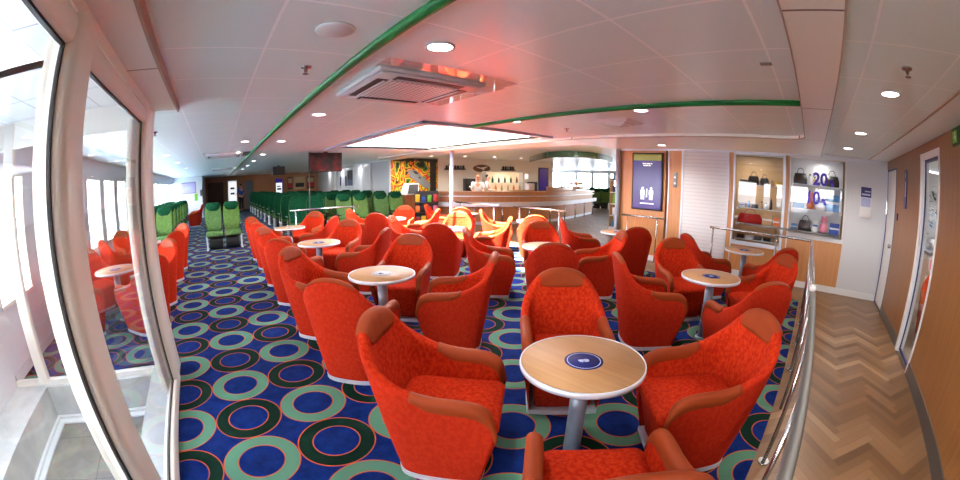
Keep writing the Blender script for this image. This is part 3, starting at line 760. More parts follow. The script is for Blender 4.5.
# hanging screens
t = thing('hanging_television', 'television hung from the ceiling with a dark red picture', 'television', (2.82, 9.5, 0))
bo = MB().rbox(-.44, .44, -.02, .05, 1.86, 2.35, .008).build('casing', 'black', t)
M['tvpic'] = m = mat('dark red screen', lin(70, 10, 12), .5, 0, .15); q = NT(m); n_ = q.noise(q.obj(), 3, 3)
cr_ = q.ramp(n_, [(.42, lin(10, 6, 6)), (.6, lin(70, 8, 10)), (.85, lin(150, 60, 44))]); q.color(cr_); q.l(cr_, q.b.inputs['Emission Color']); q.b.inputs['Emission Strength'].default_value = .15
MB().box(-.425, .425, -.023, -.019, 1.885, 2.33).build('screen', 'tvpic', t)
MB().box(-.05, .05, 0, .04, 2.33, 2.38).cyl((-.45, .02, 0), (-.45, .02, 2.38), .015, n=10).build('mount', 'dark', t)
t = thing('hanging_screen', 'black box screen hung above the lit poster at the far end', 'television', (2.62, 16, 0))
MB().rbox(-.27, .27, -.12, .12, 1.98, 2.33, .02).build('casing', 'black', t); MB().box(-.24, .24, -.124, -.12, 2.02, 2.3).build('screen', 'dark', t); MB().box(-.04, .04, -.03, .03, 2.32, 2.38).build('mount', 'dark', t)

# ------------------------------------------------------------------ signs on the right walls
t = thing('exit_sign', 'dark green exit sign plate with pale running mark at the right edge', 'sign', (3.62, YR+.006, 2.295))
MB().box(-.17, .17, -.006, .006, -.075, .075).build('plate', 'plant', t)
MB().box(.02, .15, .006, .009, -.05, .05).build('mark_panel', 'limegreen', t)
MB().box(.06, .075, .009, .012, -.03, .015).box(.05, .10, .009, .012, -.01, .0).box(.06, .08, .009, .012, .02, .037).build('running_mark', 'shirt', t)
t = thing('direction_sign', 'narrow tall purple sign with white arrow beside the white door', 'sign', (5.93, YR+.006, 1.89))
MB().box(-.075, .075, -.006, .006, -.26, .26).build('plate', 'navy', t)
MB().box(-.012, .012, .006, .009, -.1, .1).prism([(-.05, 0), (.05, 0), (0, 0)], .08, .15).build('arrow', 'shirt', t)
MB().box(-.03, .03, .006, .009, .16, .21).build('symbol', 'skyblue', t)
t = thing('door_button', 'small dark switch plate on the wood beside the white door', 'switch', (6.42, YR+.006, 1.5))
MB().box(-.03, .03, -.006, .008, -.05, .05).build('plate', 'navy', t); MB().cyl((0, .008, .015), (0, .014, .015), .012, n=12).build('button', 'red', t)
t = thing('round_sign', 'round dark blue sign on the wood at the right picture edge', 'sign', (2.72, YR+.006, 1.36))
MB().cyl((0, -.005, 0), (0, .006, 0), .07, n=32).build('plate', 'navy', t); MB().box(-.03, .03, .006, .008, -.008, .008).build('mark', 'shirt', t)
t = thing('leaflet_holder', 'white leaflet holder with blue notice on the white panel', 'notice', (XS-.006, -1.2, 1.65))
MB().box(-.006, .0, -.115, .115, -.2, .26).build('back_board', 'white', t)
MB().box(-.009, -.006, -.11, .11, .08, .25).build('blue_notice', 'navy', t); MB().box(-.011, -.009, -.09, .09, .11, .14).box(-.011, -.009, -.09, .03, .17, .19).build('print', 'stickerring', t)
MB().box(-.009, -.006, -.1, .1, -.08, .07).build('leaflet', 'stickerring', t); MB().rbox(-.06, -.006, -.12, .12, -.26, -.09, .006).build('pocket', 'white', t)
t = thing('information_screen', 'tall purple information screen with white figures on the wood panel', 'screen', (XS-.022, 3.41, 1.655))
MB().rbox(-.03, .02, -.365, .365, -.60, .60, .008).build('casing', 'black', t)
sc = MB().box(-.033, -.03, -.33, .33, -.57, .57).build('display', 'purple', t)
MB().box(-.036, -.033, -.33, .33, .44, .57).build('top_band', 'olive', sc)
w_ = MB()
for k, y in enumerate((.10, .0, -.10)):
    if k == 1: w_.box(-.036, -.033, y-.012, y+.012, -.33, -.15); continue
    w_.cyl((-.036, y, -.145), (-.033, y, -.145), .028, n=14).box(-.036, -.033, y-.05, y+.05, -.28, -.18).box(-.036, -.033, y-.04, y-.008, -.38, -.28).box(-.036, -.033, y+.008, y+.04, -.38, -.28)
w_.build('figures', 'glow', sc)
for z, ws in ((.375, (.05, .03, .07, .04)), (.335, (.03, .06, .05)), (-.46, (.07, .04, .06, .05, .05))):
    y = sum(ws)/2+.02; w_ = MB()
    for a in ws: w_.box(-.036, -.033, y-a, y, z-.011, z+.011); y -= a+.014
    w_.build('caption_line', 'glow', sc)
t = thing('call_panel', 'small grey switch panel with two lights beside the shutter', 'switch', (XS-.006, 2.78, 1.72))
MB().rbox(-.02, .006, -.045, .045, -.15, .15, .005).build('plate', 'grey', t)
for z in (-.07, .05): MB().cyl((-.026, 0, z), (-.02, 0, z), .022, n=14).build('button', 'shirt', t)

# ------------------------------------------------------------------ shop window goods
def shelf_unit(win, what, y0, y1, zs, x0=XS+.2, x1=XS+.55):
    h = (y1-y0)/2
    for k, z in enumerate(zs):
        t = thing('display_shelf', '%s behind the %s shop window, %s level from the bottom' % (what, win, ordn[k]), 'shelf', (x0, (y0+y1)/2, z), 0, 'shop display shelves')
        MB().box(0, x1-x0, -h, h, 0, .015).build('board', 'glassshelf', t)
        for y in (-h, h-.02): MB().box(.02, x1-x0, y, y+.02, -.03, 0).build('bracket', 'alu', t)
M['glassshelf'] = mat('pale glass shelf', lin(205, 215, 218), .15)
Z6, Z7 = (.68, .98, 1.28, 1.72), (.98, 1.38, 1.82)
shelf_unit('left', 'glass shelf', .52, 1.48, Z6); shelf_unit('right', 'white shelf', -.74, .34, Z7)
b = MB(); b.box(XS+.56, XS+.6, -.76, .36, .3, 2.42); struct('wall_display_back', b, 'panelwhite')
cols = ['dark', 'tan', 'skyblue', 'pink', 'blue', 'white', 'red', 'black', 'limegreen', 'orange', 'yellow', 'navy']
cw = {'dark': 'dark grey', 'tan': 'tan', 'skyblue': 'sky blue', 'pink': 'pink', 'blue': 'blue', 'white': 'white', 'red': 'red', 'black': 'black', 'limegreen': 'lime green', 'orange': 'orange', 'yellow': 'yellow', 'navy': 'navy'}
place_w = {.68: 'bottom', .98: 'lower', 1.28: 'middle', 1.72: 'top', 1.38: 'middle', 1.82: 'top'}
def goods(win, y0, y1, z, items):
    y = y1-.03
    for k, (kind, w, h, m) in enumerate(items):
        c = y-w/2; y -= w+.03; pos = ordn+['fifth', 'sixth', 'seventh', 'eighth']
        lb = '%s %s on the %s shelf of the %s shop window, %s from left' % (cw[m], {'box': 'gift box', 'bag': 'handbag', 'bottle': 'bottle', 'toy': 'soft toy', 'case': 'glasses case'}[kind], place_w[z], win, pos[k])
        t = thing({'box': 'gift_box', 'bag': 'handbag', 'bottle': 'perfume_bottle', 'toy': 'soft_toy', 'case': 'glasses_case'}[kind], lb, {'box': 'box', 'bag': 'bag', 'bottle': 'bottle', 'toy': 'toy', 'case': 'case'}[kind], (XS+.34, c, z+.015), 0, 'goods in the shop windows')
        if kind == 'box':
            MB().rbox(-.06, .06, -w/2, w/2, 0, h, .006).build('carton', m, t); MB().box(-.063, .063, -w/2-.001, w/2+.001, h*.45, h*.6).build('band', 'white' if m != 'white' else 'blue', t)
        elif kind == 'bag':
            b = MB(); b.loft([[(-d, -a, zz), (d, -a, zz), (d, a, zz), (-d, a, zz)] for zz, a, d in ((0, w*.5, .07), (h*.3, w*.52, .075), (h*.62, w*.42, .05), (h*.66, w*.4, .03))], 0, True); b.build('body', m, t)
            MB().tube([(0, w*.25*math.cos(a), h*.64+h*.34*math.sin(a)) for a in np.linspace(0, math.pi, 9)], .007, 8).build('handle', m, t)
        elif kind == 'bottle':
            MB().lathe([(0, 0), (w/2, 0), (w/2, h*.65), (w*.2, h*.78), (w*.2, h*.86), (0, h*.86)], n=16).build('flask', m, t); MB().lathe([(0, h*.84), (w*.26, h*.84), (w*.26, h), (0, h)], n=14).build('cap', 'black', t)
        elif kind == 'toy':
            MB().lathe([(0, 0), (w*.38, .01), (w*.48, h*.22), (w*.36, h*.5), (w*.2, h*.58), (w*.34, h*.72), (w*.3, h*.9), (0, h)], n=18).build('body', m, t)
            for s in (-1, 1): MB().lathe([(0, h*.88), (w*.1, h*.9), (w*.1, h*1.0), (0, h*1.04)], (0, s*w*.22), 10).build('ear', m, t)
        else:
            MB().rbox(-.05, .05, -w/2, w/2, 0, h*.6, .012).build('base', m, t); MB().rbox(-.05, .05, -w/2, w/2, h*.62, h, .012).build('lid', m, t)
L_, R_ = 'left', 'right'
goods(L_, .52, 1.48, .68, [('case', .16, .07, 'black'), ('case', .16, .06, 'white'), ('case', .16, .07, 'dark'), ('case', .16, .07, 'black'), ('case', .14, .06, 'tan')])
goods(L_, .52, 1.48, .98, [('bag', .5, .28, 'red'), ('box', .2, .2, 'tan'), ('box', .12, .16, 'orange')])
goods(L_, .52, 1.48, 1.28, [('box', .14, .08, 'white'), ('bottle', .07, .12, 'skyblue'), ('case', .14, .07, 'dark'), ('bottle', .07, .14, 'tan'), ('bottle', .07, .12, 'white'), ('bottle', .07, .2, 'dark')])
goods(L_, .52, 1.48, 1.72, [('case', .15, .09, 'black'), ('bag', .22, .26, 'black'), ('bag', .18, .22, 'dark'), ('bottle', .08, .1, 'tan'), ('box', .14, .09, 'yellow')])
goods(R_, -.74, .34, .98, [('box', .12, .1, 'skyblue'), ('bag', .28, .28, 'dark'), ('box', .1, .22, 'white'), ('toy', .2, .3, 'pink'), ('box', .2, .2, 'blue')])
goods(R_, -.74, .34, 1.38, [('box', .25, .26, 'skyblue'), ('toy', .18, .3, 'orange'), ('box', .18, .3, 'white'), ('box', .28, .3, 'skyblue')])
goods(R_, -.74, .34, 1.82, [('bag', .28, .3, 'dark'), ('bottle', .07, .2, 'white'), ('bottle', .07, .16, 'tan'), ('box', .12, .1, 'white'), ('bag', .3, .3, 'dark')])
for txt, y, z, lb in (('20%', -.27, 1.93, 'upper purple lettering reading 20% on the display window'), ('10%', -.13, 1.60, 'lower purple lettering reading 10% on the display window')):
    t = thing('discount_sign', lb, 'sign', (XS+.013, y, z), 0, 'discount signs')
    text_mesh('digits', txt[:2], .30, .003, 'purplesign', t, (0, .03, 0), (R(90), 0, R(-90)))
    text_mesh('percent_mark', '%', .14, .003, 'purplesign', t, (0, -.2, -.05), (R(90), 0, R(-90)))
# shop interior counters, standing well behind the panes
t = thing('shop_counter', 'tan shop counter standing behind the left window', 'counter', (8.7, 1.2, 0))
MB().rbox(-.25, .25, -.5, .5, 0, 1.0, .01).build('body', 'tan', t); MB().rbox(-.28, .28, -.53, .53, 1.0, 1.04, .008).build('worktop', 'white', t)
t = thing('goods_stand', 'narrow stand of packets behind the dark column', 'display stand', (10.96, 6.2, 0))
MB().box(-.13, .13, -.16, .16, 0, .12).build('plinth', 'white', t); MB().box(-.13, .13, .14, .16, .1, 1.75).build('back_panel', 'tan', t)
for k, z in enumerate((.12, .5, .88, 1.26, 1.64)): MB().box(-.13, .13, -.16, .14, z, z+.03).build('shelf', 'white', t)
for k, z in enumerate((.15, .53, .91, 1.29, 1.67)):
    for j, x in enumerate((0,)):
        m_ = cols[(k*3+j*5+2) % 12]; o = MB().rbox(10.96+x-.1, 10.96+x+.1, 6.07, 6.27, z+.002, z+.2+.05*((k+j) % 3), .01).build('snack_packet', m_)
        tag(o, '%s packet on the %s tier of the narrow stand behind the column' % (cw[m_], ['lowest', 'second', 'third', 'fourth', 'top'][k]), 'packet', 'packets on the stand')
# side room behind the glazed door
t = thing('wall_cabinet', 'white low cabinet seen through the glazed door', 'cabinet', (6.6, -2.6, 0))
MB().rbox(-.3, .3, -.7, .3, 0, 1.05, .01).build('body', 'white', t); MB().rbox(-.33, .33, -.73, .33, 1.05, 1.1, .008).build('worktop', 'grey', t)
t = thing('potted_plant', 'dark green plant standing on the cabinet behind the glazed door', 'plant', (6.6, -2.5, 1.1))
MB().lathe([(0, 0), (.08, 0), (.1, .16), (0, .16)], n=20).build('pot', 'white', t)
b = MB(); rr = random.Random(3)
for k in range(60):
    a = rr.uniform(0, 6.28); z = rr.uniform(.2, .85); r_ = rr.uniform(.02, .2); p = Vector((r_*math.cos(a), r_*math.sin(a), z)); d = Vector((math.cos(a), math.sin(a), rr.uniform(-.3, .8))).normalized()*.12; s_ = d.cross(Vector((0, 0, 1))).normalized()*.03
    b.add([p, p+d*.5+s_, p+d, p+d*.5-s_], [(0, 1, 2, 3)])
b.build('foliage', 'plant', t)
place(chair, cu, (5.55, -2.35, 0), R(70), 'red tub chair in the side room behind the glazed door', 'red tub chairs')
t = thing('photo_print', 'small pink framed photo behind the glazed door', 'picture', (6.27, -2.45, .92))
MB().box(0, .02, -.12, .12, -.1, .1).build('frame', 'white', t); MB().box(-.003, 0, -.09, .09, -.07, .07).build('photo', 'pink', t)
# ------------------------------------------------------------------ bar
BF = [(7.15, 11.75), (7.6, 11.0), (8.3, 10.25), (9.3, 9.6), (10.5, 9.25), (11.8, 9.3), (13.1, 9.58), (14.5, 9.95), (15.9, 10.35)]
def smooth_path(P, n=5):
    out = []
    for k in range(len(P)-1):
        p0 = np.array(P[max(k-1, 0)]); p1 = np.array(P[k]); p2 = np.array(P[k+1]); p3 = np.array(P[min(k+2, len(P)-1)])
        for t in np.linspace(0, 1, n, endpoint=False): out.append(.5*((2*p1)+(-p0+p2)*t+(2*p0-5*p1+4*p2-p3)*t*t+(-p0+3*p1-3*p2+p3)*t**3))
    out.append(np.array(P[-1])); return out
BP = smooth_path(BF)
def band(d0, d1, z0, z1, path=BP):
    """solid strip following the bar front, d = distance outwards (towards the lounge)"""
    b = MB(); rings = []
    for k, p in enumerate(path):
        d = path[min(k+1, len(path)-1)]-path[max(k-1, 0)]; d = d/np.linalg.norm(d); n = np.array([d[1], -d[0]])
        a, c = p+n*d1, p+n*d0; rings.append([(a[0], a[1], z0), (a[0], a[1], z1), (c[0], c[1], z1), (c[0], c[1], z0)])
    return b.loft(rings, 0, True, True, False)
BO = Vector((10.5, 9.25, 0))
def under(mb, name, m, par, o=BO):
    mb.v = [(x-o.x, y-o.y, z-o.z) for x, y, z in mb.v]; return mb.build(name, m, par)
t = thing('bar_counter', 'long curved wood-fronted bar counter with a foot rail', 'bar counter', BO)
under(band(-.5, 0, .1, 1.08), 'front_panel', 'woodbar', t); under(band(-.45, -.03, 0, .1), 'kick_plate', 'alu', t)
under(band(-.62, .09, 1.08, 1.16), 'worktop', 'woodbar', t); under(band(-.01, .1, .985, 1.01), 'shelf_edge', 'alu', t)
under(band(.14, .22, .64, .80), 'front_rail', 'alu', t)
for k in range(2, len(BP)-1, 4):
    d = BP[k+1]-BP[k-1]; d /= np.linalg.norm(d); n = np.array([d[1], -d[0]]); p = BP[k]+n*.17
    under(MB().cyl((p[0], p[1], 0), (p[0], p[1], .72), .022, n=12), 'rail_post', 'chrome', t)
def barpt(k, off): # point behind the counter front
    d = BP[min(k+1, len(BP)-1)]-BP[max(k-1, 0)]; d = d/np.linalg.norm(d); n = np.array([d[1], -d[0]]); p = BP[k]-n*off; return p, math.atan2(d[1], d[0])
# pastry case at the right end of the bar
p, a = barpt(34, .28); t = thing('pastry_case', 'curved glass pastry case at the right end of the bar', 'display case', (p[0], p[1], 1.16), a)
MB().rbox(-.75, .75, -.28, .28, 0, .08, .01).build('base', 'alu', t)
b = MB(); rings = [[(x, -.27, .08)]+[(x, -.27+.54*(1-math.cos(w))/2, .08+.46*math.sin(w*.9+.1)) for w in np.linspace(.3, 2.6, 8)]+[(x, .27, .08)] for x in (-.73, .73)]
b.loft(rings, 0, True); b.build('glass_hood', 'glass', t); MB().box(-.7, .7, -.2, .24, .26, .275).build('shelf', 'glassshelf', t)
for x in (-.74, .74): MB().tube([(x, -.27+.54*(1-math.cos(w))/2, .08+.47*math.sin(w)) for w in np.linspace(0, math.pi, 12)], .022, 8).build('end_frame', 'alu', t)
ca, sa = math.cos(a), math.sin(a)
for k in range(8):
    x, z = -.6+.4*(k % 4), 1.24 if k < 4 else 1.435
    o = MB().rbox(-.11, .11, -.12, .12, 0, .1, .03).build('pastry_tray', ['tan', 'orange', 'tan', 'yellow'][k % 4]); o.location = (p[0]+x*ca, p[1]+x*sa, z+.002); o.rotation_euler = (0, 0, a)
    tag(o, '%s pastry tray on the %s level of the pastry case, %s from the left' % (['tan', 'orange', 'tan', 'yellow'][k % 4], 'bottom' if k < 4 else 'upper', ordn[k % 4]), 'tray', 'trays in the pastry case')
# back wall of the bar: frame along the wall direction
W0, W1 = Vector((9.0, 13.6, 0)), Vector((14.6, 12.0, 0)); WD = (W1-W0).normalized(); WA = math.atan2(WD.y, WD.x); WN = Vector((WD.y, -WD.x, 0))
def wl(s, off, z): v = W0+WD*s+WN*off; return (v.x, v.y, z)
def loc_thing(name, label, cat, s, off, z, group=None): return thing(name, label, cat, wl(s, off, z), WA, group)
t = loc_thing('back_cabinet', 'lit glass cabinet with glasses and boxes behind the bar', 'cabinet', 3.0, .25, 0)
MB().rbox(-.95, .95, -.2, .2, 0, 1.05, .01).build('base_cabinet', 'woodbar', t); MB().box(-.95, .95, .17, .2, 1.05, 1.95).build('back_panel', 'warmlit', t)
for z in (1.05, 1.42, 1.93): MB().box(-.95, .95, -.2, .18, z, z+.025).build('shelf', 'glassshelf', t)
for x in (-.95, .93): MB().box(x, x+.02, -.2, .2, 1.05, 1.95).build('side', 'white', t)
for k in range(12):
    x, z = -.85+.155*k, 1.0775 if k % 2 else 1.4475
    m_ = ['dark', 'tan', 'plant', 'orange', 'wooddark', 'tan'][k % 6]; b = MB().lathe([(0, 0), (.05, 0), (.05, .16), (.02, .22), (.02, .28), (0, .28)], n=14).build('liqueur_bottle', m_)
    b.location = wl(3.0+x, .3, z); tag(b, '%s bottle in the lit back cabinet, %s shelf, %s from left' % ({'dark': 'grey', 'tan': 'tan', 'plant': 'green', 'orange': 'amber', 'wooddark': 'brown'}[m_], 'lower' if k % 2 else 'upper', (ordn+['fifth', 'sixth'])[k//2]), 'bottle', 'bottles in the back cabinet')
t = loc_thing('oval_sign', 'oval brown wall plate with a white swoosh above the bar', 'sign', 2.05, .03, 2.08)
b = MB(); b.prism([(.42*math.cos(w), .17*math.sin(w)) for w in np.linspace(0, 2*math.pi, 40, endpoint=False)], -.02, .02); b.v = [(x, -z, y) for x, y, z in b.v]; b.build('plate', 'ovalbrown', t)
b = MB(); b.prism([(-.3, .08), (-.05, .03), (.08, .06), (.3, .09), (.12, -.02), (.1, -.1), (0, -.03), (-.2, .02)], .02, .026); b.v = [(x, -z, y) for x, y, z in b.v]; b.build('swoosh_mark', 'shirt', t)
for s, n, lb in ((.75, 7, 'left'), (3.35, 5, 'right')):
    t = loc_thing('wall_shelf', 'dark wall shelf of jars above the bar, %s of the oval plate' % lb, 'shelf', s, .11, 2.0); h = n*.065
    MB().box(-h, h, -.1, .1, 0, .06).build('board', 'dark', t)
    for k in range(n):
        o = MB().lathe([(0, 0), (.05, 0), (.055, .08), (.04, .13), (0, .14)], n=14).build('jar', ['dark', 'wooddark', 'grey'][k % 3]); o.location = wl(s-h+.07+k*.13*(h-.07)*2/(.13*(n-1)), .11, 2.062)
        tag(o, 'small dark jar on the %s wall shelf above the bar, %s from the left' % (lb, (ordn+['fifth', 'sixth', 'seventh'])[k]), 'jar', 'jars on the wall shelves')
t = loc_thing('coffee_machine', 'black coffee machine behind the bar next to the staff', 'coffee machine', 1.25, .5, 0)
MB().rbox(-.35, .35, -.25, .25, 0, .95, .01).build('stand', 'white', t); MB().rbox(-.22, .22, -.2, .2, .95, 1.62, .03).build('body', 'black', t); MB().box(-.15, .15, -.24, -.2, 1.0, 1.03).build('drip_tray', 'chrome', t); MB().cyl((-.08, -.22, 1.3), (-.08, -.22, 1.2), .02, n=10).build('spout', 'chrome', t)
t = loc_thing('espresso_machine', 'dark espresso machine at the right end of the back counter', 'coffee machine', 4.55, .3, 0)
MB().rbox(-.45, .45, -.25, .25, 0, .98, .01).build('stand', 'white', t); MB().rbox(-.2, .2, -.2, .2, .98, 1.5, .04).build('body', 'black', t); MB().cyl((-.1, -.21, 1.3), (-.1, -.27, 1.22), .02, n=10).build('spout', 'chrome', t)
t = loc_thing('tall_screen', 'tall blue and purple screen on the wall right of the bar', 'screen', 5.35, .04, 1.6)
MB().rbox(-.28, .28, -.03, .03, -.55, .6, .01).build('casing', 'black', t); MB().box(-.25, .25, -.034, -.03, -.5, .56).build('display', 'purple', t)
for k, s in enumerate((4.1, 4.4)):
    o = MB().box(-.09, .09, -.01, .01, -.12, .12).build('menu_card', 'glow'); o.location = wl(s, .02, 1.75); o.rotation_euler = (0, 0, WA); tag(o, 'small lit white menu card on the bar wall, %s one' % ('left', 'right')[k], 'menu', 'lit menu cards')
t = thing('cash_desk', 'white till block standing on the bar counter', 'till', (*barpt(19, .25)[0], 1.16), barpt(19, .25)[1])
MB().rbox(-.8, .2, -.14, .14, 0, .06, .01).build('tray', 'tan', t); MB().rbox(-.1, .2, -.12, .12, .06, .3, .02).build('screen', 'white', t)
# raised wood screen at the right of the till
t = thing('counter_screen', 'raised wooden screen board on the bar counter right of the till', 'panel', (*barpt(26, .06)[0], 1.16), barpt(26, .06)[1])
MB().rbox(-1.1, 1.1, -.02, .02, 0, .16, .005).build('board', 'woodbar', t); MB().rbox(-1.1, 1.1, -.05, .05, .16, .185, .005).build('cap', 'tan', t)
# curved green glass fascia over the bar
FA = smooth_path([(11.04, 10.15), (9.9, 8.7), (9.28, 7.76), (9.15, 6.9), (9.5, 6.5), (10.3, 6.45), (12.0, 6.97)])
b = band(-.02, .02, 2.3, 2.5, FA); under(b, 'bar_canopy', 'greenglassy', None, Vector((0, 0, 0)))
o = bpy.data.objects['bar_canopy']; tag(o, 'curved dark green fascia hanging from the ceiling over the bar', 'canopy')
# ------------------------------------------------------------------ people behind the bar (skinned bodies)
def skin_body(name, chains, m, parent, sub=2):
    vs = []; es = []; rad = []; idx = {}
    for ch in chains:
        prev = None
        for key, p, r in ch:
            if key not in idx: idx[key] = len(vs); vs.append(p); rad.append(r)
            if prev is not None: es.append((prev, idx[key]))
            prev = idx[key]
    me = bpy.data.meshes.new(name); me.from_pydata(vs, es, []); o = bpy.data.objects.new(name, me); COL.objects.link(o)
    md = o.modifiers.new('s', 'SKIN'); o.modifiers.new('u', 'SUBSURF').levels = sub; o.modifiers['u'].render_levels = sub
    for k, v in enumerate(me.skin_vertices[0].data): v.radius = (rad[k] if isinstance(rad[k], tuple) else (rad[k], rad[k])); v.use_root = (k == 0)
    dg = bpy.context.evaluated_depsgraph_get(); nm = bpy.data.meshes.new_from_object(o.evaluated_get(dg)); bpy.data.objects.remove(o)
    nm.name = name; nm.materials.clear(); nm.materials.append(M[m]); nm.polygons.foreach_set('use_smooth', [True]*len(nm.polygons))
    o = bpy.data.objects.new(name, nm); COL.objects.link(o)
    if parent: o.parent = parent
    return o
def person(label, loc, rz, hair, lean):
    t = thing('person', label, 'person', loc, rz)
    f = lean
    def hand(sx, wrist, fd):
        ch = []
        for k in range(4):
            o_ = (k-1.5)*.018; L = (.085, .095, .09, .07)[k]
            ch.append([('w%d' % sx, wrist, (.026, .02)), ('k%d%d' % (sx, k), (wrist[0]+o_, wrist[1]+.075, wrist[2]-.005), .01), ('m%d%d' % (sx, k), (wrist[0]+o_*1.1, wrist[1]+.075+L*.55, wrist[2]-.018), .009), ('f%d%d' % (sx, k), (wrist[0]+o_*1.15, wrist[1]+.075+L*.9, wrist[2]-.04), .008)])
        ch.append([('w%d' % sx, wrist, (.026, .02)), ('t%d' % sx, (wrist[0]-sx*.035, wrist[1]+.04, wrist[2]-.005), .011), ('u%d' % sx, (wrist[0]-sx*.045, wrist[1]+.085, wrist[2]-.02), .009)])
        return ch
    wr = {s: (s*.16, f+.36, 1.12) for s in (-1, 1)}
    chains = [[('pel', (0, 0, .96), (.16, .11)), ('bel', (0, f*.3, 1.1), (.15, .1)), ('che', (0, f*.7, 1.32), (.17, .11)), ('nb', (0, f*.95, 1.47), .07), ('nk', (0, f+.02, 1.53), .055), ('hd', (0, f+.04, 1.62), (.075, .085)), ('hd2', (0, f+.035, 1.71), (.078, .09)), ('hd3', (0, f+.02, 1.76), (.05, .06))]]
    for s in (-1, 1):
        chains.append([('che', 0, 0), ('sh%d' % s, (s*.19, f*.85, 1.43), .065), ('el%d' % s, (s*.25, f+.06, 1.17), .046), ('w%d' % s, wr[s], (.026, .02))]); chains += hand(s, wr[s], 1)
        chains.append([('pel', 0, 0), ('hip%d' % s, (s*.1, 0, .9), .1), ('kn%d' % s, (s*.1, .02, .5), .065), ('an%d' % s, (s*.1, 0, .09), .042), ('to%d' % s, (s*.1, .16, .035), .035)])
    skin_body('body', chains, 'skin', t)
    ch = [[('pel', (0, 0, 1.0), (.175, .125)), ('bel', (0, f*.3, 1.1), (.17, .12)), ('che', (0, f*.7, 1.32), (.185, .125)), ('nb', (0, f*.93, 1.46), .075)]]
    for s in (-1, 1): ch.append([('che', 0, 0), ('sh%d' % s, (s*.2, f*.85, 1.43), .08), ('el%d' % s, (s*.25, f+.05, 1.19), .06)])
    skin_body('shirt', ch, 'shirt', t)
    ch = []
    for s in (-1, 1): ch.append([('pel', (0, 0, .98), (.17, .122)), ('hip%d' % s, (s*.1, 0, .88), .112), ('kn%d' % s, (s*.1, .02, .5), .08), ('an%d' % s, (s*.1, 0, .1), .062)])
    skin_body('trousers', ch, 'trousers', t)
    skin_body('hair', [[('a', (0, f-.02, 1.64), (.08, .05)), ('b', (0, f-.01, 1.74), (.088, .085)), ('c', (0, f+.05, 1.78), (.07, .05))]], hair, t)
    for s in (-1, 1): MB().cyl((s*.03, f+.105, 1.665), (s*.03, f+.128, 1.665), .011, n=10).build('eye', 'black', t)
    b = MB(); b.cyl((0, f+.1, 1.655), (0, f+.145, 1.625), .008, .014, 8); b.build('nose', 'skin', t); MB().box(-.024, .024, f+.1, f+.126, 1.587, 1.595).build('mouth', 'red', t)
    for s in (-1, 1): MB().cyl((s*.074, f+.035, 1.65), (s*.09, f+.03, 1.65), .024, .02, 10).build('ear', 'skin', t)
    return t
person('person with ginger hair in a white shirt working behind the bar', (9.72, 11.8, 0), R(150), 'hair', .03)
person('person with dark hair in a white shirt leaning over the bar work area', (10.25, 12.05, 0), R(215), 'hairdark', .16)

# ------------------------------------------------------------------ mural, rack of toys, white wall pictures
MD = (Vector((9.0, 13.6, 0))-Vector((6.5, 13.2, 0))).normalized(); MA = math.atan2(MD.y, MD.x); MN = Vector((MD.y, -MD.x, 0)); M0 = Vector((6.5, 13.2, 0))
def ml(s, off, z): v = M0+MD*s+MN*off; return (v.x, v.y, z)
M['mural'] = m = mat('bright painted mural', lin(200, 140, 40), .5); q = NT(m); co = q.obj()
n1 = q.noise(q.scale(co, (1, 1, 1)), 2.1, 1.5, .5); x, y, z = q.xyz(co)
k1 = q.ramp(n1, [(.0, lin(20, 20, 16)), (.34, lin(50, 110, 40)), (.4, lin(226, 190, 30)), (.44, lin(30, 30, 20)), (.47, lin(232, 110, 26)), (.51, lin(236, 190, 40)), (.55, lin(190, 30, 30)), (.59, lin(120, 170, 40)), (.63, lin(230, 200, 50)), (.68, lin(96, 40, 110))], 'CONSTANT')
n2 = q.noise(q.scale(co, (6, 6, 1.2)), 1.2, 2); top = q.math('GREATER_THAN', q.math('ADD', z, q.math('MULTIPLY', n2, .5)), 2.58)
q.color(q.mix(top, k1, lin(30, 34, 20)))
t = thing('mural_panel', 'mural of bright yellow, orange, red and green shapes behind the bar end', 'mural', M0, MA)
MB().box(.05, 2.05, -.03, -.005, .3, 2.46).build('panel', 'mural', t)
MB().box(2.06, 2.4, -.03, -.005, .3, 2.46).build('dark_panel', 'black', t); MB().box(2.4, 2.5, -.03, -.005, 1.2, 2.46).build('edge_panel', 'mural', t)
b = MB(); b.prism([(.85, 1.98), (1.25, 1.99), (2.05, 1.42), (2.05, 1.22), (1.75, 1.25), (.95, 1.72)], .03, .05); b.v = [(x, -z, y) for x, y, z in b.v]; b.build('painted_ship_hull', 'grey', t)
b = MB(); b.prism([(1.1, 1.93), (1.3, 1.93), (1.42, 1.82), (1.25, 1.82)], .05, .055); b.prism([(1.4, 1.7), (1.5, 1.7), (1.55, 1.63), (1.45, 1.63)], .05, .055); b.v = [(x, -z, y) for x, y, z in b.v]; b.build('painted_window', 'dark', t)
t = thing('play_console', 'slanted grey screen console standing in front of the mural', 'console', ml(.55, .5, 0), MA)
MB().box(-.28, .28, -.2, .2, 0, 1.05).build('cabinet', 'woodbar', t); b = MB(); b.loft([[(-.3, -.25, 1.02), (.3, -.25, 1.02), (.3, .2, 1.02), (-.3, .2, 1.02)], [(-.1, -.1, 1.45), (.42, -.1, 1.45), (.42, .2, 1.45), (-.1, .2, 1.45)]], 0, True, True, False); b.build('screen_housing', 'white', t)
b = MB(); b.add([(-.25, -.252, 1.06), (.25, -.252, 1.06), (.38, -.118, 1.41), (-.08, -.118, 1.41)], [(0, 1, 2, 3)]); b.build('screen', 'dark', t)
t = thing('toy_rack', 'low rack at the left end of the bar', 'rack', (6.75, 10.9, 0), R(-30))
MB().box(-.4, .4, .12, .16, 0, 1.2).build('back_panel', 'dark', t)
for z in (.1, .45, .8): MB().box(-.4, .4, -.15, .13, z, z+.03).build('shelf', 'dark', t)
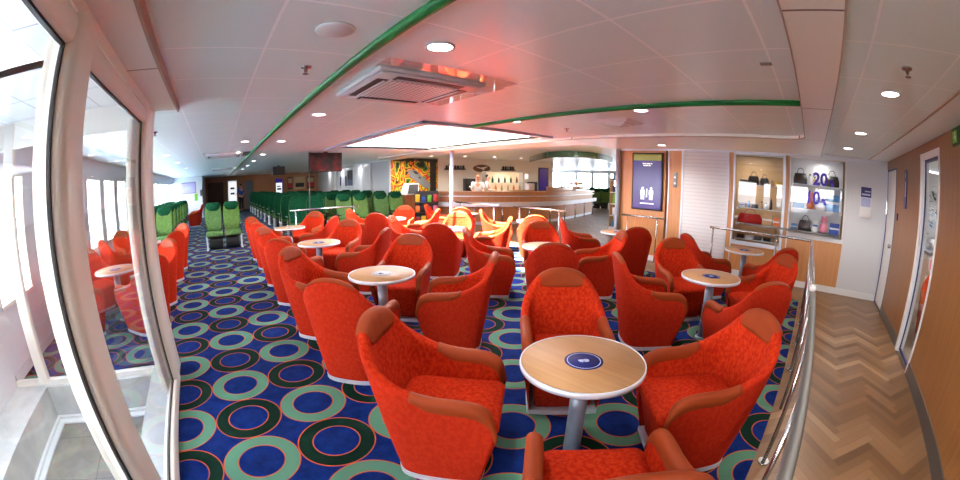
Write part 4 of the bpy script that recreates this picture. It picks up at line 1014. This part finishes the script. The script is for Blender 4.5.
for k in range(12):
    x, z = -.3+.2*(k % 4), (.132, .482, .832)[k//4]; m_ = ['red', 'yellow', 'skyblue', 'limegreen', 'orange', 'black', 'red', 'pink', 'yellow', 'blue', 'limegreen', 'red'][k]
    c, s = math.cos(R(-30)), math.sin(R(-30)); o = MB().rbox(-.08, .08, -.08, .08, 0, .2+.03*(k % 3), .03).build('boxed_toy', m_); o.location = (6.75+x*c+.02*s, 10.9+x*s-.02*c, z); o.rotation_euler = (0, 0, R(-30))
    tag(o, '%s boxed toy on the %s tier of the rack beside the bar, %s' % (cw[m_], ['lowest', 'middle', 'top'][k//4], ['far left', 'second', 'third', 'far right'][k % 4]), 'toy', 'toys on the rack')
A0 = Vector((7.66, 28, 0)); AD = (Vector((6.5, 13.2, 0))-A0).normalized(); AA = math.atan2(AD.y, AD.x); AN = Vector((AD.y, -AD.x, 0))
def al(s, off, z): v = A0+AD*s+AN*off; return (v.x, v.y, z)
t = thing('framed_picture', 'dark seascape picture in a white frame on the pale wall', 'picture', al(9.3, .02, 1.72), AA)
MB().box(-.6, .6, -.03, .02, -.42, .5).build('frame', 'white', t); MB().box(-.52, .52, -.034, -.03, -.05, .44).build('upper_print', 'dark', t); MB().box(-.52, .52, -.034, -.03, -.36, -.05).build('lower_print', 'seaprint', t)
for k, s in enumerate((6.0, 12.7)):
    o = MB().rbox(-.07, .07, -.07, .03, 0, 2.36, .01).build('wall_pilaster', 'white'); o.location = al(s, .05, 0); o.rotation_euler = (0, 0, AA); o['kind'] = 'structure'
for k, s in enumerate((7.2, 8.4)):
    o = MB().rbox(-.09, .09, -.03, .01, -.26, .26, .01).build('fire_alarm_plate', 'navy'); o.location = al(s, .03, 1.6); o.rotation_euler = (0, 0, AA); tag(o, 'narrow dark blue wall plate on the pale wall, %s' % ('farther one', 'one beside the framed picture')[k], 'plate')
# far end wall things
def far(name, label, cat, x0, x1, z0, z1, m, d=.06): return MB().rbox(x0, x1, YF-d, YF-.002, z0, z1, .01), label
d = MB(); d.rbox(-.8, .4, YF-.07, YF-.005, 0, 2.0, .01); w = struct('door_4', d, 'wooddark'); MB().box(-.93, -.8, YF-.08, YF, 0, 2.1).box(.4, .52, YF-.08, YF, 0, 2.1).box(-.93, .52, YF-.08, YF, 2.0, 2.1).build('door_frame', 'woodbar', w)
d = MB(); d.rbox(2.0, 2.65, YF-.07, YF-.005, 0, 1.98, .01); w = struct('door_5', d, 'grey'); MB().rbox(2.07, 2.13, YF-.1, YF-.06, 1.0, 1.08, .008).build('handle', 'chrome', w)
t = thing('vending_machine', 'bright lit vending machine beside the dark end door', 'vending machine', (1.05, YF-.32, 0))
MB().rbox(-.36, .36, -.3, .3, 0, 2.08, .015).build('cabinet', 'white', t); MB().box(-.3, .3, -.31, -.3, .5, 2.0).build('front_glass', 'glow', t)
for z in (1.1, 1.45): MB().box(-.15, .15, -.318, -.31, z, z+.14).build('product_row', 'dark', t)
t = thing('lit_poster', 'tall lit poster stand in black and white beneath the box screen', 'poster', (4.5, 27.4, 0))
MB().rbox(-.27, .27, -.04, .04, 0, 2.0, .01).build('board', 'purplesign', t); MB().box(-.22, .22, -.046, -.04, .9, 1.7).build('print', 'glow', t); MB().box(-.14, .16, -.05, -.046, 1.2, 1.34).box(-.16, .12, -.05, -.046, 1.42, 1.5).build('dark_lettering_block', 'black', t)
for k, (x, w_, m_) in enumerate(((5.45, .2, 'wooddark'), (6.2, .42, 'tan'), (7.05, .3, 'wooddark'))):
    t = thing('framed_picture', ['small dark picture on the far wood wall', 'wide tan picture on the far wood wall', 'dark picture at the right end of the far wood wall'][k], 'picture', (x, YF-.03, 1.62))
    MB().box(-w_, w_, -.02, .02, -.45, .45).build('frame', m_, t); MB().box(-w_*.8, w_*.8, -.025, -.02, -.3, .0).build('lower_print', 'black' if k == 1 else 'red', t); MB().box(-w_*.8, w_*.8, -.025, -.02, .02, .36).build('upper_print', 'tan', t)
t = thing('wall_screen', 'pale violet picture screen on the white end wall', 'screen', (-1.85, YB-.03, 1.75)); MB().rbox(-.45, .45, -.03, .02, -.32, .32, .01).build('casing', 'grey', t); MB().box(-.4, .4, -.034, -.03, -.27, .27).build('display', 'violet', t); MB().box(-.2, .2, -.038, -.034, -.1, .1).build('emblem_block', 'stickerring', t)
o = MB().box(-1.5, -1.3, YB-.02, YB, 1.0, 1.4).build('wall_notice', 'limegreen'); tag(o, 'small green notice on the white end wall', 'notice')
o = MB().box(-1.13, -1.02, YB-.02, YB, 1.25, 1.6).build('wall_notice', 'dark'); tag(o, 'small dark notice at the edge of the white end wall', 'notice')
t = person('person in blue standing by the vending machine at the far end', (1.62, 26.6, 0), R(30), 'hairdark', 0)
for c in t.children:
    if c.name.startswith('shirt'): c.data.materials[0] = M['blue']

# ------------------------------------------------------------------ outside
M['sea'] = m = mat('harbour water', lin(120, 150, 172), .15); q = NT(m); n1 = q.noise(q.scale(q.obj(), (.5, .5, .5)), .9, 5, .6); q.color(q.ramp(n1, [(.35, lin(58, 80, 104)), (.65, lin(104, 124, 144))])); q.bump(n1, .4, .4)
o = MB().box(-900, 900, -700, 900, -14.2, -14).build('harbour_water', 'sea'); o['kind'] = 'structure'
M['bldg'] = mat('grey quay building', lin(116, 118, 126), .7); M['bldg2'] = mat('brick quay building', lin(112, 88, 76), .7); M['quay'] = mat('concrete quay', lin(120, 124, 130), .8); M['roofb'] = mat('slate roof', lin(110, 118, 132), .7)
o = MB().box(-900, -70, -300, 700, -14, -11.5).build('quay_ground', 'quay'); o['kind'] = 'structure'
rr = random.Random(5)
for k in range(16):
    y = -90+k*27+rr.uniform(-1, 1); x = -130-rr.uniform(0, 70); w_, d_, h = rr.uniform(8, 12), rr.uniform(8, 16), rr.uniform(5, 11)
    t = thing('quay_building', 'distant harbour building outside the left windows, %s along the quay' % (['first', 'second', 'third', 'fourth', 'fifth', 'sixth', 'seventh', 'eighth', 'ninth', 'tenth', 'eleventh', 'twelfth', 'thirteenth', 'fourteenth', 'fifteenth', 'last'][k]), 'building', (x, y, -11.5), 0, 'harbour buildings')
    MB().box(-d_, d_, -w_, w_, 0, h).build('wall', 'bldg' if k % 3 else 'bldg2', t)
    MB().loft([[(-d_, -w_, h), (d_, -w_, h), (d_, w_, h), (-d_, w_, h)], [(-.1, -w_, h+3), (.1, -w_, h+3), (.1, w_, h+3), (-.1, w_, h+3)]], 0, True, True, False).build('roof', 'roofb', t)
    for j in range(3): MB().box(d_, d_+.1, -w_+2+j*w_*.6, -w_+4.5+j*w_*.6, 2, 4).build('window', 'dark', t)

# ------------------------------------------------------------------ light
w = bpy.data.worlds.new('sky'); S.world = w; w.use_nodes = True; nt = w.node_tree; bg = nt.nodes['Background']
tc = nt.nodes.new('ShaderNodeTexCoord'); sx = nt.nodes.new('ShaderNodeSeparateXYZ'); rp = nt.nodes.new('ShaderNodeValToRGB')
nt.links.new(tc.outputs['Generated'], sx.inputs[0]); nt.links.new(sx.outputs[2], rp.inputs[0])
rp.color_ramp.elements[0].position = 0; rp.color_ramp.elements[0].color = (1, 1, 1, 1); rp.color_ramp.elements[1].position = .8; rp.color_ramp.elements[1].color = (.62, .8, 1, 1)
nt.links.new(rp.outputs[0], bg.inputs[0]); bg.inputs[1].default_value = SKY
def light(kind, name, loc, power, **kw):
    d = bpy.data.lights.new(name, kind); d.energy = power
    for k, v in kw.items(): setattr(d, k, v)
    o = bpy.data.objects.new(name, d); COL.objects.link(o); o.location = loc; return o
def portal(name, loc, sx, sy, rot):
    o = light('AREA', name, loc, 1, shape='RECTANGLE', size=sx, size_y=sy); o.rotation_euler = rot; o.data.cycles.is_portal = True
portal('portal_left_windows', (XW-.2, 9.3, 1.38), 1.4, 28, (0, R(-90), 0))
portal('portal_skylight', ((SK[0]+SK[1])/2, (SK[2]+SK[3])/2, 2.97), SK[1]-SK[0], SK[3]-SK[2], (0, 0, 0))
portal('portal_stairwell', (-1.75, .5, 2.8), 1.1, 3.5, (0, 0, 0))
portal('portal_far', (XF+.2, 12.5, 1.6), 1.5, 17, (0, R(90), 0))
sun = light('SUN', 'sun', (-20, 5, 40), SUN, angle=R(.6), color=(1, .93, .82))
sun.rotation_euler = Vector(SUND).to_track_quat('-Z', 'Y').to_euler()
for k, (x, y, z) in enumerate(DL):
    o = light('AREA', 'downlight_lamp', (x, y, z-.012), LAMP*(1.8 if z > 2.45 else 1), shape='DISK', size=.14, color=(1, .93, .84))
    o.data.spread = R(140)
light('AREA', 'shop_window_spot', (XS+.32, -.28, 2.27), 2.2, shape='DISK', size=.1, color=(1, .93, .84))
light('AREA', 'shop_ceiling_lamp', (8.6, 1.4, 2.40), 9, shape='DISK', size=.3, color=(1, .93, .84))
light('AREA', 'side_room_lamp', (5.6, -2.8, 2.38), 30, shape='DISK', size=.3)
light('AREA', 'cabinet_lamp', wl(3.0, .5, 1.9), 4, shape='DISK', size=.2, color=(1, .85, .65))
for k in range(3): light('AREA', 'wall_washer', al(4.2+k*3.4, .35, 2.34), 7, shape='DISK', size=.12)
# ------------------------------------------------------------------ camera: a fisheye lens on a full-frame sensor
cd = bpy.data.cameras.new('camera'); cam = bpy.data.objects.new('camera', cd); COL.objects.link(cam); S.camera = cam
fw = CAMF; 
cam.matrix_world = Matrix(((CAMR[0][0], CAMR[1][0], -CAMR[2][0], 0), (CAMR[0][1], CAMR[1][1], -CAMR[2][1], 0), (CAMR[0][2], CAMR[1][2], -CAMR[2][2], 1.6), (0, 0, 0, 1)))
cd.type = 'PANO'; cc = cd.cycles if hasattr(cd, 'cycles') and hasattr(cd.cycles, 'panorama_type') else cd
cc.panorama_type = 'FISHEYE_LENS_POLYNOMIAL'; cc.fisheye_fov = R(220)
for k, v in enumerate(CAMK): setattr(cc, 'fisheye_polynomial_k%d' % k, v)
cd.sensor_fit = 'HORIZONTAL'; cd.sensor_width = 36; cd.sensor_height = 18; cd.clip_start = .02; cd.clip_end = 3000
S.view_settings.view_transform = 'Standard'; S.view_settings.look = 'None'; S.view_settings.gamma = 1; S.view_settings.exposure = EXPO
S.view_settings.use_curve_mapping = False
S.cycles.use_denoising = True; S.cycles.max_bounces = 10; S.cycles.diffuse_bounces = 6; S.cycles.transparent_max_bounces = 16; S.cycles.glossy_bounces = 4
S.cycles.sample_clamp_indirect = 8
